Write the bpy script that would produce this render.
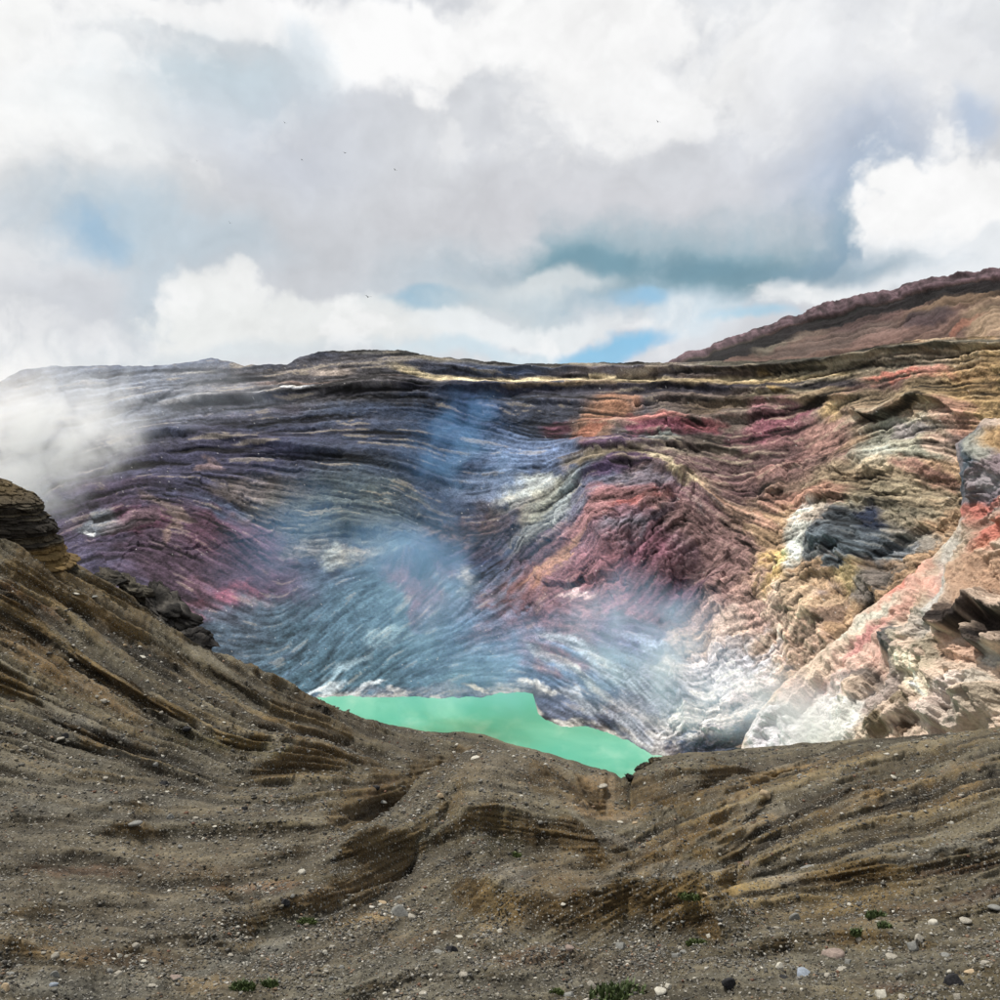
import bpy, math, random
import numpy as np
from mathutils import Vector, Matrix

for o in list(bpy.data.objects):
    bpy.data.objects.remove(o, do_unlink=True)
SC = bpy.context.scene
COL = SC.collection
rng = np.random.default_rng(7)
random.seed(7)

# ---------------------------------------------------------------- camera
FOV = math.radians(55.0)
F = 500.0 / math.tan(FOV / 2)                     # focal length in photo pixels
PITCH = math.radians(6.5)
cam_d = bpy.data.cameras.new("camera")
cam_d.angle = FOV
cam_d.clip_start = 0.5
cam_d.clip_end = 20000
cam = bpy.data.objects.new("camera", cam_d)
COL.objects.link(cam)
cam.location = (0, 0, 0)
cam.rotation_euler = (math.radians(90) - PITCH, 0, 0)
SC.camera = cam
SC.render.resolution_x = SC.render.resolution_y = 1024

CP, SP = math.cos(PITCH), math.sin(PITCH)
def rays(px, py):
    """direction through a photo pixel, in world axes (x right, y ahead, z up)"""
    px = np.asarray(px, float); py = np.asarray(py, float)
    cx = (px - 500) / F; cy = (500 - py) / F
    return np.stack([cx, CP + cy * SP, -SP + cy * CP], -1)
def at(px, py, R):
    """world point seen at a pixel and at ground distance R"""
    d = rays(px, py)
    h = np.hypot(d[..., 0], d[..., 1])
    return d * (np.asarray(R) / h)[..., None]
def pix(P):
    P = np.asarray(P, float)
    x, y, z = P[..., 0], P[..., 1], P[..., 2]
    dep = y * CP - z * SP
    up = y * SP + z * CP
    return 500 + F * x / dep, 500 - F * up / dep
LAKE_Z = -130.0

# ---------------------------------------------------------------- sky, sun, exposure
SUN = Vector((-0.34, 0.36, 0.86)).normalized()
sun_el = math.asin(SUN.z)
sun_az = math.atan2(SUN.x, SUN.y)
def lin(c):
    c = np.asarray(c, float) / 255.0
    return np.where(c <= 0.04045, c / 12.92, ((c + 0.055) / 1.055) ** 2.4)

# ---------------------------------------------------------------- numpy toolbox
_TABS = {}
def vnoise(x, y, seed=0):
    """smooth value noise in [-1, 1] with unit cell size"""
    xf = np.floor(x); yf = np.floor(y)
    xi = xf.astype(np.int32) & 255; yi = yf.astype(np.int32) & 255
    fx = x - xf; fy = y - yf
    fx = fx * fx * fx * (fx * (fx * 6 - 15) + 10); fy = fy * fy * fy * (fy * (fy * 6 - 15) + 10)
    if seed not in _TABS:
        _TABS[seed] = np.random.default_rng(1000 + seed).uniform(-1, 1, (257, 257)).astype(np.float32)
        _TABS[seed][256] = _TABS[seed][0]; _TABS[seed][:, 256] = _TABS[seed][:, 0]
    tab = _TABS[seed].ravel(); i = yi * 257 + xi
    a = tab.take(i); b = tab.take(i + 1); c = tab.take(i + 257); d = tab.take(i + 258)
    a += (b - a) * fx; c += (d - c) * fx
    return a + (c - a) * fy
def fbm(x, y, size, seed=0, octs=4, gain=0.55):
    s = 0; a = 1; t = 0
    x = np.asarray(x, np.float32); y = np.asarray(y, np.float32)
    for k in range(octs):
        c, d = math.cos(0.6 * k) * 2 ** k / size, math.sin(0.6 * k) * 2 ** k / size
        s = s + a * vnoise(x * c - y * d + 17.3 * k, x * d + y * c - 9.1 * k, seed * 31 + k)
        t += a; a *= gain
    return s / t * 1.6
def smooth(a, b, x):
    t = np.clip((x - a) / (b - a), 0, 1)
    return t * t * (3 - 2 * t)
def tps(pts, vals, X, Y, reg=0.0):
    """thin plate spline through scattered samples, evaluated on a coarse lattice and resampled"""
    P = np.asarray(pts, float) / 100; V = np.asarray(vals, float)
    n = len(P)
    def U(r2): return 0.5 * r2 * np.log(r2 + 1e-9)
    K = U(((P[:, None] - P[None]) ** 2).sum(-1)) + reg * np.eye(n)
    A = np.zeros((n + 3, n + 3)); A[:n, :n] = K
    A[:n, n] = 1; A[:n, n + 1:] = P; A[n, :n] = 1; A[n + 1:, :n] = P.T
    b = np.zeros((n + 3,) + V.shape[1:]); b[:n] = V
    w = np.linalg.solve(A, b)
    gx = np.arange(-460, 1481, 10.0); gy = np.arange(200, 1321, 10.0)
    GX, GY = np.meshgrid(gx / 100, gy / 100)
    Q = np.stack([GX.ravel(), GY.ravel()], -1)
    Z = U(((Q[:, None] - P[None]) ** 2).sum(-1)) @ w[:n] + w[n] + Q @ w[n + 1:]
    Z = Z.reshape(GX.shape + V.shape[1:])
    return bilin(Z, (X + 460) / 10, (Y - 200) / 10)
def bilin(img, x, y):
    H, W = img.shape[:2]
    x = np.clip(x, 0, W - 1.001); y = np.clip(y, 0, H - 1.001)
    xi = x.astype(np.int32); yi = y.astype(np.int32)
    fx = x - xi; fy = y - yi
    if img.ndim == 3: fx = fx[..., None]; fy = fy[..., None]
    return (img[yi, xi] * (1 - fx) * (1 - fy) + img[yi, xi + 1] * fx * (1 - fy)
            + img[yi + 1, xi] * (1 - fx) * fy + img[yi + 1, xi + 1] * fx * fy)
world = bpy.data.worlds.new("World")
SC.world = world
world.use_nodes = True
wn = world.node_tree
wn.nodes.clear()
def N(nt, kind, **kw):
    n = nt.nodes.new(kind)
    for k, v in kw.items():
        if k.startswith("i_"):
            n.inputs[k[2:].replace("_", " ")].default_value = v
        else:
            setattr(n, k, v)
    return n
def math_(nt, op, a, b=None, c=None, clamp=False):
    n = nt.nodes.new("ShaderNodeMath"); n.operation = op; n.use_clamp = clamp
    for i, v in enumerate((a, b, c)):
        if v is None: continue
        if hasattr(v, "is_linked"): nt.links.new(v, n.inputs[i])
        else: n.inputs[i].default_value = v
    return n.outputs[0]
def vmath(nt, op, a, b=None, s=None):
    n = nt.nodes.new("ShaderNodeVectorMath"); n.operation = op
    for i, v in enumerate((a, b)):
        if v is None: continue
        if hasattr(v, "is_linked"): nt.links.new(v, n.inputs[i])
        else: n.inputs[i].default_value = v
    if s is not None: n.inputs["Scale"].default_value = s
    return n.outputs[1] if op in ("LENGTH", "DOT_PRODUCT", "DISTANCE") else n.outputs[0]
def noise(nt, vec, scale, detail=6, rough=0.55, dist=0.0, color=False, dim='3D'):
    n = nt.nodes.new("ShaderNodeTexNoise"); n.noise_dimensions = dim
    nt.links.new(vec, n.inputs["Vector"])
    n.inputs["Scale"].default_value = scale; n.inputs["Detail"].default_value = detail
    n.inputs["Roughness"].default_value = rough; n.inputs["Distortion"].default_value = dist
    return n.outputs["Color" if color else 0]
def maprange(nt, v, a, b, c=0.0, d=1.0, smooth=True):
    n = nt.nodes.new("ShaderNodeMapRange")
    n.interpolation_type = 'SMOOTHSTEP' if smooth else 'LINEAR'
    nt.links.new(v, n.inputs[0])
    for i, x in enumerate((a, b, c, d)): n.inputs[1 + i].default_value = x
    return n.outputs[0]
def mixc(nt, fac, a, b, blend='MIX'):
    n = nt.nodes.new("ShaderNodeMix"); n.data_type = 'RGBA'; n.blend_type = blend
    for i, v in ((0, fac), (6, a), (7, b)):
        if hasattr(v, "is_linked"): nt.links.new(v, n.inputs[i])
        else: n.inputs[i].default_value = v if i == 0 else (*v[:3], 1.0)
    return n.outputs[2]

CL = lambda r, g, b: tuple(lin((r, g, b)))
SKY = [  # px, py, rx, ry, colour, softness, amount
    (250, 190, 230, 110, (203, 207, 213), 0.8, 0.9),
    (640, 170, 260, 80, (214, 216, 221), 0.8, 0.8),
    (20, 130, 120, 180, (250, 250, 249), 0.7, 0.95),
    (160, 80, 90, 60, (225, 230, 233), 0.7, 0.8),
    (470, 20, 190, 45, (250, 250, 250), 0.6, 1.0),
    (230, 5, 90, 22, (250, 250, 250), 0.5, 0.9),
    (640, 70, 150, 55, (249, 249, 249), 0.7, 0.9),
    (880, 60, 130, 60, (238, 239, 241), 0.8, 0.7),
    (225, 75, 60, 35, (198, 214, 224), 0.7, 0.8),
    (295, 40, 22, 20, (212, 222, 230), 0.7, 0.7),
    (270, 150, 70, 40, (204, 209, 220), 0.8, 0.6),
    (300, 235, 200, 40, (198, 201, 206), 0.7, 0.8),
    (560, 205, 200, 30, (204, 205, 210), 0.7, 0.8),
    (800, 150, 90, 50, (214, 217, 224), 0.8, 0.6),
    (95, 195, 60, 25, (214, 217, 220), 0.8, 0.6),
    (860, 175, 60, 45, (182, 194, 212), 0.8, 0.9),
    (895, 225, 55, 45, (152, 175, 198), 0.6, 0.9),
    (965, 125, 13, 24, (180, 198, 222), 0.7, 0.7),
    (70, 300, 90, 45, (206, 210, 217), 0.7, 0.8),
    (150, 290, 30, 45, (190, 203, 213), 0.7, 0.8),
    (200, 245, 55, 20, (190, 206, 217), 0.8, 0.7),
    (100, 230, 55, 28, (186, 203, 215), 0.7, 0.7),
    (88, 242, 20, 12, (150, 184, 210), 0.8, 0.75),
    (215, 300, 45, 28, (240, 241, 240), 0.5, 0.9),
    (300, 325, 140, 28, (236, 238, 237), 0.5, 0.9),
    (350, 352, 250, 10, (215, 224, 230), 0.6, 0.6),
    (480, 270, 90, 30, (186, 200, 210), 0.7, 0.8),
    (435, 298, 34, 10, (138, 180, 205), 0.5, 0.9),
    (520, 300, 75, 22, (205, 214, 218), 0.6, 0.8),
    (660, 285, 110, 26, (165, 190, 206), 0.7, 0.8),
    (585, 258, 85, 20, (135, 168, 181), 0.7, 0.95),
    (720, 252, 140, 34, (140, 170, 184), 0.7, 0.95),
    (760, 268, 110, 20, (126, 158, 172), 0.6, 0.95),
    (870, 250, 50, 22, (146, 170, 190), 0.6, 0.9),
    (640, 230, 60, 10, (172, 190, 200), 0.7, 0.6),
    (960, 205, 75, 48, (252, 252, 252), 0.4, 1.0),
    (850, 285, 75, 26, (235, 238, 240), 0.5, 0.95),
    (930, 262, 90, 25, (232, 236, 240), 0.5, 0.9),
    (545, 282, 50, 11, (222, 227, 229), 0.5, 0.8),
    (690, 320, 45, 22, (214, 226, 234), 0.6, 0.8),
    (535, 330, 95, 15, (232, 236, 238), 0.5, 0.9),
    (500, 352, 90, 8, (206, 224, 234), 0.6, 0.8),
    (612, 350, 46, 12, (112, 184, 228), 0.5, 0.95), (642, 298, 24, 9, (140, 192, 226), 0.6, 0.8), (775, 318, 34, 8, (160, 204, 228), 0.6, 0.7),
    (700, 262, 60, 12, (118, 152, 168), 0.6, 0.8), (590, 262, 40, 10, (120, 156, 172), 0.6, 0.8), (840, 262, 60, 14, (136, 164, 182), 0.6, 0.8),
]
# the cloud deck: a sky map worked out here from noise, seen by direction; its alpha is the cover
def sky_map():
    W, H = 3072, 1536
    # whole sphere, coarse
    gx, gy = np.meshgrid(np.linspace(-180, 180, 1024), np.linspace(-90, 90, 512))
    n = fbm(gx, gy * 1.6, 34, 71, 6, 0.6); m = fbm(gx + 8 * n, gy * 1.6, 15, 72, 5, 0.6)
    seam = smooth(150, 180, np.abs(gx)); n = n * (1 - seam); m = m * (1 - seam)
    k = np.clip(0.5 + 0.55 * n + 0.2 * m, 0, 1)[..., None]
    low = lin((196, 201, 209)) * (1 - k) + lin((244, 245, 246)) * k
    low = np.concatenate([low, np.clip(1.25 - smooth(0.55, 1.1, -n)[..., None], 0, 1)], -1)
    jj, ii = np.meshgrid(np.linspace(0, 1023, W), np.linspace(0, 511, H))
    img = bilin(low.astype(np.float32), jj.astype(np.float32), ii.astype(np.float32)).astype(np.float32)
    # the part of the sky ahead, worked out finely
    x0, x1 = int((180 - 62) / 360 * W), int((180 + 62) / 360 * W)
    y0, y1 = int((90 - 10) / 180 * H), int((90 + 60) / 180 * H)
    A = np.radians((np.arange(x0, x1) + 0.5) / W * 360 - 180); E = np.radians((np.arange(y0, y1) + 0.5) / H * 180 - 90)
    A, E = np.meshgrid(A, E)
    px, py = A * F, -E * F                        # degrees of arc in photo pixels
    wx = 22 * fbm(px, py, 190, 80, 3) + 13 * fbm(px, py, 60, 81, 5, 0.62)
    wy = 18 * fbm(px, py, 190, 82, 3) + 10 * fbm(px, py, 60, 83, 5, 0.62)
    bx, by = px + wx, py + wy
    edge = 0.55 * fbm(bx, by * 1.2, 90, 84, 7, 0.62)
    big = fbm(bx, by * 1.3, 260, 85, 5, 0.55)
    c = lin((206, 209, 215)) + (lin((238, 240, 242)) - lin((206, 209, 215))) * smooth(-0.6, 0.7, big)[..., None]
    def f(p):
        d = rays(p[0], p[1]); a = math.atan2(d[0], d[1]); e = math.asin(d[2] / np.linalg.norm(d))
        kk = p[6] if len(p) > 7 else 0.8            # white heads have crisp edges, shaded and blue parts soft ones
        r = np.hypot((bx - a * F) / p[2], (by + e * F) / p[3]) + edge * (1.25 if kk < 0.7 else 0.8)
        return p[-1] * (1 - smooth(1 - kk * p[-2], 1 + kk * p[-2], r))
    for b in SKY:
        c = c + (lin(b[4]) - c) * f((b[0], b[1], b[2], b[3], 0, 0, 0.6 if min(b[4]) > 225 else 1.2, b[5], b[6]))[..., None]
    bil = 1.02 + 0.085 * fbm(bx, by * 1.2, 70, 86, 6, 0.6) + 0.02 * fbm(px, py, 14, 87, 4)
    lit = smooth(0.1, 0.9, fbm(bx, by, 48, 88, 6, 0.6)) * smooth(lin(200), lin(235), c[..., 1])
    c = c * bil[..., None]; c = c + (0.98 - c) * (0.6 * lit)[..., None]
    clr = f((612, 349, 40, 11, 0.5, 0.2))
    for b in ((640, 296, 22, 9, 0.6, 0.15), (770, 318, 30, 8, 0.6, 0.12)):
        clr = np.maximum(clr, f(b))
    part = np.concatenate([np.clip(c, 0.02, 1.0), 1 - clr[..., None]], -1)
    w = smooth(62, 46, np.abs(np.degrees(A))) * smooth(60, 44, np.degrees(E)) * smooth(-10, -6, np.degrees(E))
    img[y0:y1, x0:x1] += (part - img[y0:y1, x0:x1]) * w[..., None]
    im = bpy.data.images.new("cloud_map", W, H, alpha=True, float_buffer=True)
    im.colorspace_settings.name = 'Linear Rec.709'
    im.alpha_mode = 'CHANNEL_PACKED'
    im.pixels.foreach_set(np.roll(img, 0, axis=1).astype(np.float32).ravel())
    im.update()
    return im
cloud_img = sky_map()
sky = N(wn, "ShaderNodeTexSky", sky_type='NISHITA', sun_disc=False, sun_elevation=sun_el, sun_rotation=sun_az)
sky.altitude = 1200
bg_sky = N(wn, "ShaderNodeBackground"); bg_sky.inputs[1].default_value = 0.12
wn.links.new(sky.outputs[0], bg_sky.inputs[0])
sep = N(wn, "ShaderNodeSeparateXYZ"); wn.links.new(N(wn, "ShaderNodeTexCoord").outputs["Generated"], sep.inputs[0])
az = math_(wn, 'ARCTAN2', sep.outputs[0], sep.outputs[1])
el = math_(wn, 'ARCSINE', sep.outputs[2])
comb = N(wn, "ShaderNodeCombineXYZ")
wn.links.new(math_(wn, 'MULTIPLY_ADD', az, 0.5 / math.pi, 0.5), comb.inputs[0]); wn.links.new(math_(wn, 'MULTIPLY_ADD', el, 1 / math.pi, 0.5), comb.inputs[1])
env = N(wn, "ShaderNodeTexImage", extension='EXTEND'); env.image = cloud_img
wn.links.new(comb.outputs[0], env.inputs[0])
bg_cl = N(wn, "ShaderNodeBackground"); bg_cl.inputs[1].default_value = 0.98
wn.links.new(env.outputs[0], bg_cl.inputs[0])
clear = math_(wn, 'SUBTRACT', 1.0, env.outputs["Alpha"])
mxs = N(wn, "ShaderNodeMixShader")
wn.links.new(clear, mxs.inputs[0]); wn.links.new(bg_cl.outputs[0], mxs.inputs[1]); wn.links.new(bg_sky.outputs[0], mxs.inputs[2])
wo = N(wn, "ShaderNodeOutputWorld"); wn.links.new(mxs.outputs[0], wo.inputs[0])

sun_d = bpy.data.lights.new("sun", 'SUN')
sun_d.energy = 5.0
sun_d.angle = math.radians(0.9)
sun_d.color = (1.0, 0.95, 0.87)
sun_o = bpy.data.objects.new("sun", sun_d)
COL.objects.link(sun_o)
sun_o.rotation_euler = SUN.to_track_quat('Z', 'Y').to_euler()
sun_o.location = (-60, 0, 80)

SC.view_settings.view_transform = 'Standard'
SC.view_settings.look = 'None'
SC.view_settings.exposure = 0.0
SC.view_settings.gamma = 1.0
SC.view_settings.use_curve_mapping = False
SC.render.engine = 'CYCLES'
SC.cycles.max_bounces = 9
SC.cycles.diffuse_bounces = 2
SC.cycles.volume_bounces = 8
SC.cycles.volume_step_rate = 1.0
SC.cycles.volume_max_steps = 64
SC.cycles.use_denoising = True

def blur(a, k):
    for ax in (0, 1):
        pad = [(0, 0)] * a.ndim; pad[ax] = (k, k)
        c = np.cumsum(np.pad(a, pad, mode='edge'), axis=ax)
        n = a.shape[ax]
        lo = np.take(c, range(0, n), axis=ax); hi = np.take(c, range(2 * k, 2 * k + n), axis=ax)
        a = (hi - lo) / (2 * k)
    return a

def cells(x, y, size, seed=0):
    """jittered blocks: two random numbers per block, and closeness to the joint between blocks"""
    x = np.asarray(x, np.float32) / size; y = np.asarray(y, np.float32) / size
    xi = np.floor(x).astype(np.int32); yi = np.floor(y).astype(np.int32)
    g = np.random.default_rng(4000 + seed); T = g.random((4, 128, 128)).astype(np.float32)
    d1 = np.full(x.shape, 9, np.float32); d2 = d1.copy(); r1 = np.zeros(x.shape, np.float32); r2 = r1.copy()
    for a in (-1, 0, 1):
        for b in (-1, 0, 1):
            i = (xi + a) & 127; j = (yi + b) & 127
            d = (x - xi - a - T[0, i, j]) ** 2 + (y - yi - b - T[1, i, j]) ** 2
            n = d < d1
            d2 = np.where(n, d1, np.minimum(d2, d))
            r1 = np.where(n, T[2, i, j], r1); r2 = np.where(n, T[3, i, j], r2); d1 = np.where(n, d, d1)
    return r1 * 2 - 1, r2 * 2 - 1, np.sqrt(d2) - np.sqrt(d1)
def facets(x, y, size, seed, stretch=1.7, tilt=30):
    """fractured rock: every block a plane leaning its own way (unit amplitude)"""
    a = math.radians(tilt); u = (x * math.cos(a) - y * math.sin(a)) / stretch; v = x * math.sin(a) + y * math.cos(a)
    u = (u + 0.22 * size * fbm(x, y, size * 0.7, seed + 3, 3)) / size; v = (v + 0.22 * size * fbm(x, y, size * 0.7, seed + 4, 3)) / size
    xi = np.floor(u).astype(np.int32); yi = np.floor(v).astype(np.int32)
    T = np.random.default_rng(9000 + seed).random((5, 128, 128)).astype(np.float32)
    d1 = np.full(u.shape, 9, np.float32); h = np.zeros(u.shape, np.float32)
    for p in (-1, 0, 1):
        for q in (-1, 0, 1):
            i = (xi + p) & 127; j = (yi + q) & 127
            du = u - xi - p - T[0, i, j]; dv = v - yi - q - T[1, i, j]
            d = du * du + dv * dv; n = d < d1
            h = np.where(n, (T[2, i, j] - 0.5) * 0.8 + du * (T[3, i, j] - 0.5) * 2.2 + dv * (T[4, i, j] - 0.5) * 2.2, h); d1 = np.where(n, d, d1)
    return h
def faulted(X, Y, w, seed, big=62, small=22):
    """coordinates broken into shifted blocks where w > 0"""
    wx = 9 * fbm(X, Y, 26, seed, 4, 0.65); wy = 9 * fbm(X, Y, 26, seed + 1, 4, 0.65)
    a1, b1, e1 = cells(X + wx, (Y + wy) * 1.3, big, seed)
    a2, b2, e2 = cells(X + wx * .5, (Y + wy * .5) * 1.4, small, seed + 1)
    return X + w * (22 * a1 + 8 * a2), Y + w * (12 * b1 + 6 * b2), a1, a2, e1, e2
class Grain:
    """bedding and rill texture: noise smeared along a traced field of directions"""
    def __init__(self, x0, x1, y0, y1, dirs, step=0.8, wobble=10, seed=0, rough=None, turn=16):
        self.x0, self.y0, self.st = x0, y0, step
        gx = np.arange(x0, x1, step); gy = np.arange(y0, y1, step)
        self.X, self.Y = np.meshgrid(gx, gy)
        d = np.asarray(dirs, float); a2 = np.radians(2 * d[:, 2])
        Xq, Yq = self.X, self.Y
        if rough is not None:                      # each broken block keeps the dip it had before it slipped
            w = rough(Xq, Yq); xs, ys, *_ = faulted(Xq, Yq, w, seed + 60)
            Xq, Yq = Xq + 1.6 * (xs - Xq), Yq + 1.6 * (ys - Yq)
        v = tps(d[:, :2], np.stack([np.cos(a2), np.sin(a2)], -1), Xq, Yq, reg=0.05)
        ang = np.arctan2(v[..., 1], v[..., 0]) / 2
        ang = ang + np.radians(wobble) * fbm(self.X, self.Y, 70, seed + 5, 5, 0.62)
        if rough is not None:
            _, _, a1, a2, _, _ = faulted(self.X, self.Y, w, seed + 60)
            ang = ang + np.radians(turn) * w * (a1 + 0.7 * a2)
        if rough is not None:                      # abrupt changes of dip between neighbouring masses
            qx = self.X + 14 * fbm(self.X, self.Y, 40, seed + 70, 4, 0.6); qy = self.Y + 12 * fbm(self.X, self.Y, 40, seed + 71, 4, 0.6)
            best = np.full(qx.shape, 1e9, np.float32); near_a = np.zeros(qx.shape, np.float32)
            for dxx, dyy, aa in d:
                r = (qx - dxx) ** 2 + ((qy - dyy) * 1.5) ** 2
                n = r < best; best = np.where(n, r, best).astype(np.float32); near_a = np.where(n, np.radians(aa), near_a)
            k = smooth(0.35, 0.6, w)
            ca_, sa_ = np.cos(2 * ang) * (1 - k) + np.cos(2 * near_a) * k, np.sin(2 * ang) * (1 - k) + np.sin(2 * near_a) * k
            ang = np.arctan2(sa_, ca_) / 2 + np.radians(9) * w * (a1 + 0.7 * a2)
        self.ang = ang
        self.dx = np.cos(ang).astype(np.float32); self.dy = (-np.sin(ang)).astype(np.float32)
        self.seed = seed
    def smear(self, size, length, seed, octs=2):
        g = np.random.default_rng(seed * 77 + self.seed)
        H, W = self.X.shape
        base = 0
        for o in range(octs):
            k = max(1, int(round(size / self.st / 2 / 2 ** o)))
            n = blur(blur(g.standard_normal((H, W)).astype(np.float32), k), k)
            base = base + n / n.std() * 0.5 ** o
        base = base.astype(np.float32)
        st = max(size * 0.3, self.st) / self.st
        n = int(length / (st * self.st))
        flat = base.ravel(); dx = self.dx.ravel(); dy = self.dy.ravel()
        acc = base.copy()
        y0, x0 = np.mgrid[0:H, 0:W].astype(np.float32)
        for sgn in (1, -1):
            x = x0.copy(); y = y0.copy(); i = (y0 * W + x0).astype(np.int32)
            for k in range(n):
                x += sgn * st * dx.take(i); y += sgn * st * dy.take(i)
                np.clip(x, 0, W - 1, out=x); np.clip(y, 0, H - 1, out=y)
                i = (y + 0.5).astype(np.int32) * W + (x + 0.5).astype(np.int32)
                np.clip(i, 0, W * H - 1, out=i)
                acc += (0.5 + 0.5 * math.cos(math.pi * (k + 1) / (n + 1))) * flat.take(i)
        acc -= acc.mean()
        return acc / (acc.std() + 1e-6)
    def get(self, img, X, Y):
        return bilin(img, (X - self.x0) / self.st, (Y - self.y0) / self.st)
def pl(pts, x):
    p = np.asarray(pts, float)
    return np.interp(x, p[:, 0], p[:, 1])
def ledge(pts, X, Y, H, up, down, fade=20):
    """raised lip along a line y(x): long on its upper side, short below; H in caller's unit"""
    p = np.asarray(pts, float)
    d = Y - pl(pts, X)
    f = smooth(p[0, 0] - fade, p[0, 0] + fade, X) * (1 - smooth(p[-1, 0] - fade, p[-1, 0] + fade, X))
    return H * f * np.where(d < 0, np.exp(-(d / up) ** 2), np.exp(-(d / down) ** 2))
def bump(px, py, rx, ry, ang, X, Y):
    a = math.radians(ang); dx = X - px; dy = Y - py
    u = (dx * math.cos(a) - dy * math.sin(a)) / rx; v = (dx * math.sin(a) + dy * math.cos(a)) / ry
    return np.exp(-(u * u + v * v))
def paint(base, patches, X, Y, edge_noise):
    """lay soft-edged rock colours over a base colour: px,py,rx,ry,angle,(r,g,b),amount,softness"""
    C = base
    for p in patches:
        px, py, rx, ry, ang, c, amt = p[:7]
        soft = p[7] if len(p) > 7 else 0.35
        a = math.radians(ang); dx = X - px; dy = Y - py
        u = (dx * math.cos(a) - dy * math.sin(a)) / rx; v = (dx * math.sin(a) + dy * math.cos(a)) / ry
        r = np.sqrt(u * u + v * v) + edge_noise
        f = amt * (1 - smooth(1 - soft, 1 + soft, r))
        C = C + (lin(c) - C) * f[..., None]
    return C
def line_paint(C, pts, X, Y, half, c, amt, jit):
    p = np.asarray(pts, float)
    d = np.abs(Y - pl(pts, X) + jit)
    f = smooth(p[0, 0] - 12, p[0, 0] + 12, X) * (1 - smooth(p[-1, 0] - 12, p[-1, 0] + 12, X))
    f = f * amt * (1 - smooth(half * 0.5, half * 1.3, d))
    return C + (lin(c) - C) * f[..., None]

def make_mesh(name, V, faces, mat, col=None, smooth_=True):
    me = bpy.data.meshes.new(name)
    V = np.ascontiguousarray(V, dtype=np.float32).reshape(-1, 3)
    faces = np.ascontiguousarray(faces, dtype=np.int32)
    k = faces.shape[1]
    me.vertices.add(len(V)); me.vertices.foreach_set("co", V.ravel())
    me.loops.add(faces.size); me.loops.foreach_set("vertex_index", faces.ravel())
    me.polygons.add(len(faces))
    me.polygons.foreach_set("loop_start", np.arange(0, faces.size, k, dtype=np.int32))
    if smooth_: me.polygons.foreach_set("use_smooth", np.ones(len(faces), bool))
    if col is not None:
        at_ = me.attributes.new("albedo", 'FLOAT_COLOR', 'POINT')
        c4 = np.ones((len(V), 4), np.float32); c4[:, :3] = col.reshape(-1, 3)
        at_.data.foreach_set("color", c4.ravel())
    me.update(calc_edges=True)
    me.materials.append(mat)
    return me
def add(name, me, parent=None, **props):
    o = bpy.data.objects.new(name, me)
    COL.objects.link(o)
    if parent: o.parent = parent
    for k, v in props.items(): o[k] = v
    return o
def grid_faces(r, c):
    i = np.arange(r * c).reshape(r, c)
    return np.stack([i[:-1, :-1], i[:-1, 1:], i[1:, 1:], i[1:, :-1]], -1).reshape(-1, 4)
def sheet_normals(P):
    du = np.gradient(P, axis=1); dv = np.gradient(P, axis=0)
    n = np.cross(dv, du)
    n /= np.linalg.norm(n, axis=-1, keepdims=True) + 1e-9
    flip = (n * P).sum(-1, keepdims=True) > 0
    return np.where(flip, -n, n)
# ---------------------------------------------------------------- materials
def rock_material(name, fine, coarse, bump_d, speck=0.0, rough=0.95, contrast=0.5):
    m = bpy.data.materials.new(name); m.use_nodes = True
    nt = m.node_tree; nt.nodes.clear()
    out = N(nt, "ShaderNodeOutputMaterial"); b = N(nt, "ShaderNodeBsdfPrincipled")
    nt.links.new(b.outputs[0], out.inputs[0])
    at_ = N(nt, "ShaderNodeAttribute", attribute_name="albedo")
    tc = N(nt, "ShaderNodeTexCoord").outputs["Object"]
    n1 = noise(nt, tc, coarse, 5, 0.65); n2 = noise(nt, tc, fine, 4, 0.7)
    f1 = maprange(nt, n1, 0.3, 0.7, 1 - contrast * 0.45, 1 + contrast * 0.5, False)
    f2 = maprange(nt, n2, 0.3, 0.7, 1 - contrast * 0.5, 1 + contrast * 0.6, False)
    s = N(nt, "ShaderNodeVectorMath", operation='SCALE')
    nt.links.new(at_.outputs["Color"], s.inputs[0]); nt.links.new(math_(nt, 'MULTIPLY', f1, f2), s.inputs["Scale"])
    colr = s.outputs[0]
    hgt = math_(nt, 'ADD', math_(nt, 'MULTIPLY', n1, 1.5), n2)
    if speck > 0:
        for sc, thr, c in ((speck, 0.2, (150, 146, 136)), (speck * 2.3, 0.26, (128, 125, 118)), (speck * 1.4, 0.24, (36, 34, 32)), (speck * 0.6, 0.14, (124, 118, 106))):
            v = N(nt, "ShaderNodeTexVoronoi"); v.inputs["Scale"].default_value = sc
            nt.links.new(tc, v.inputs["Vector"])
            sepc = N(nt, "ShaderNodeSeparateColor"); nt.links.new(v.outputs["Color"], sepc.inputs[0])
            pick = maprange(nt, sepc.outputs[0], 0.5, 0.6)
            k = math_(nt, 'MULTIPLY', maprange(nt, v.outputs["Distance"], thr + 0.08, thr), pick)
            colr = mixc(nt, math_(nt, 'MULTIPLY', k, 0.85), colr, CL(*c))
            hgt = math_(nt, 'ADD', hgt, math_(nt, 'MULTIPLY', k, 0.6))
    nt.links.new(colr, b.inputs["Base Color"])
    b.inputs["Roughness"].default_value = rough
    b.inputs["Specular IOR Level"].default_value = 0.2
    bp = N(nt, "ShaderNodeBump"); bp.inputs["Strength"].default_value = 0.9; bp.inputs["Distance"].default_value = bump_d
    nt.links.new(hgt, bp.inputs["Height"]); nt.links.new(bp.outputs[0], b.inputs["Normal"])
    return m
M_wall = rock_material("crater_wall_rock", 0.9, 0.16, 1.3, contrast=0.8)
M_spur = rock_material("spur_rock", 1.3, 0.25, 0.8, contrast=0.4)
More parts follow.
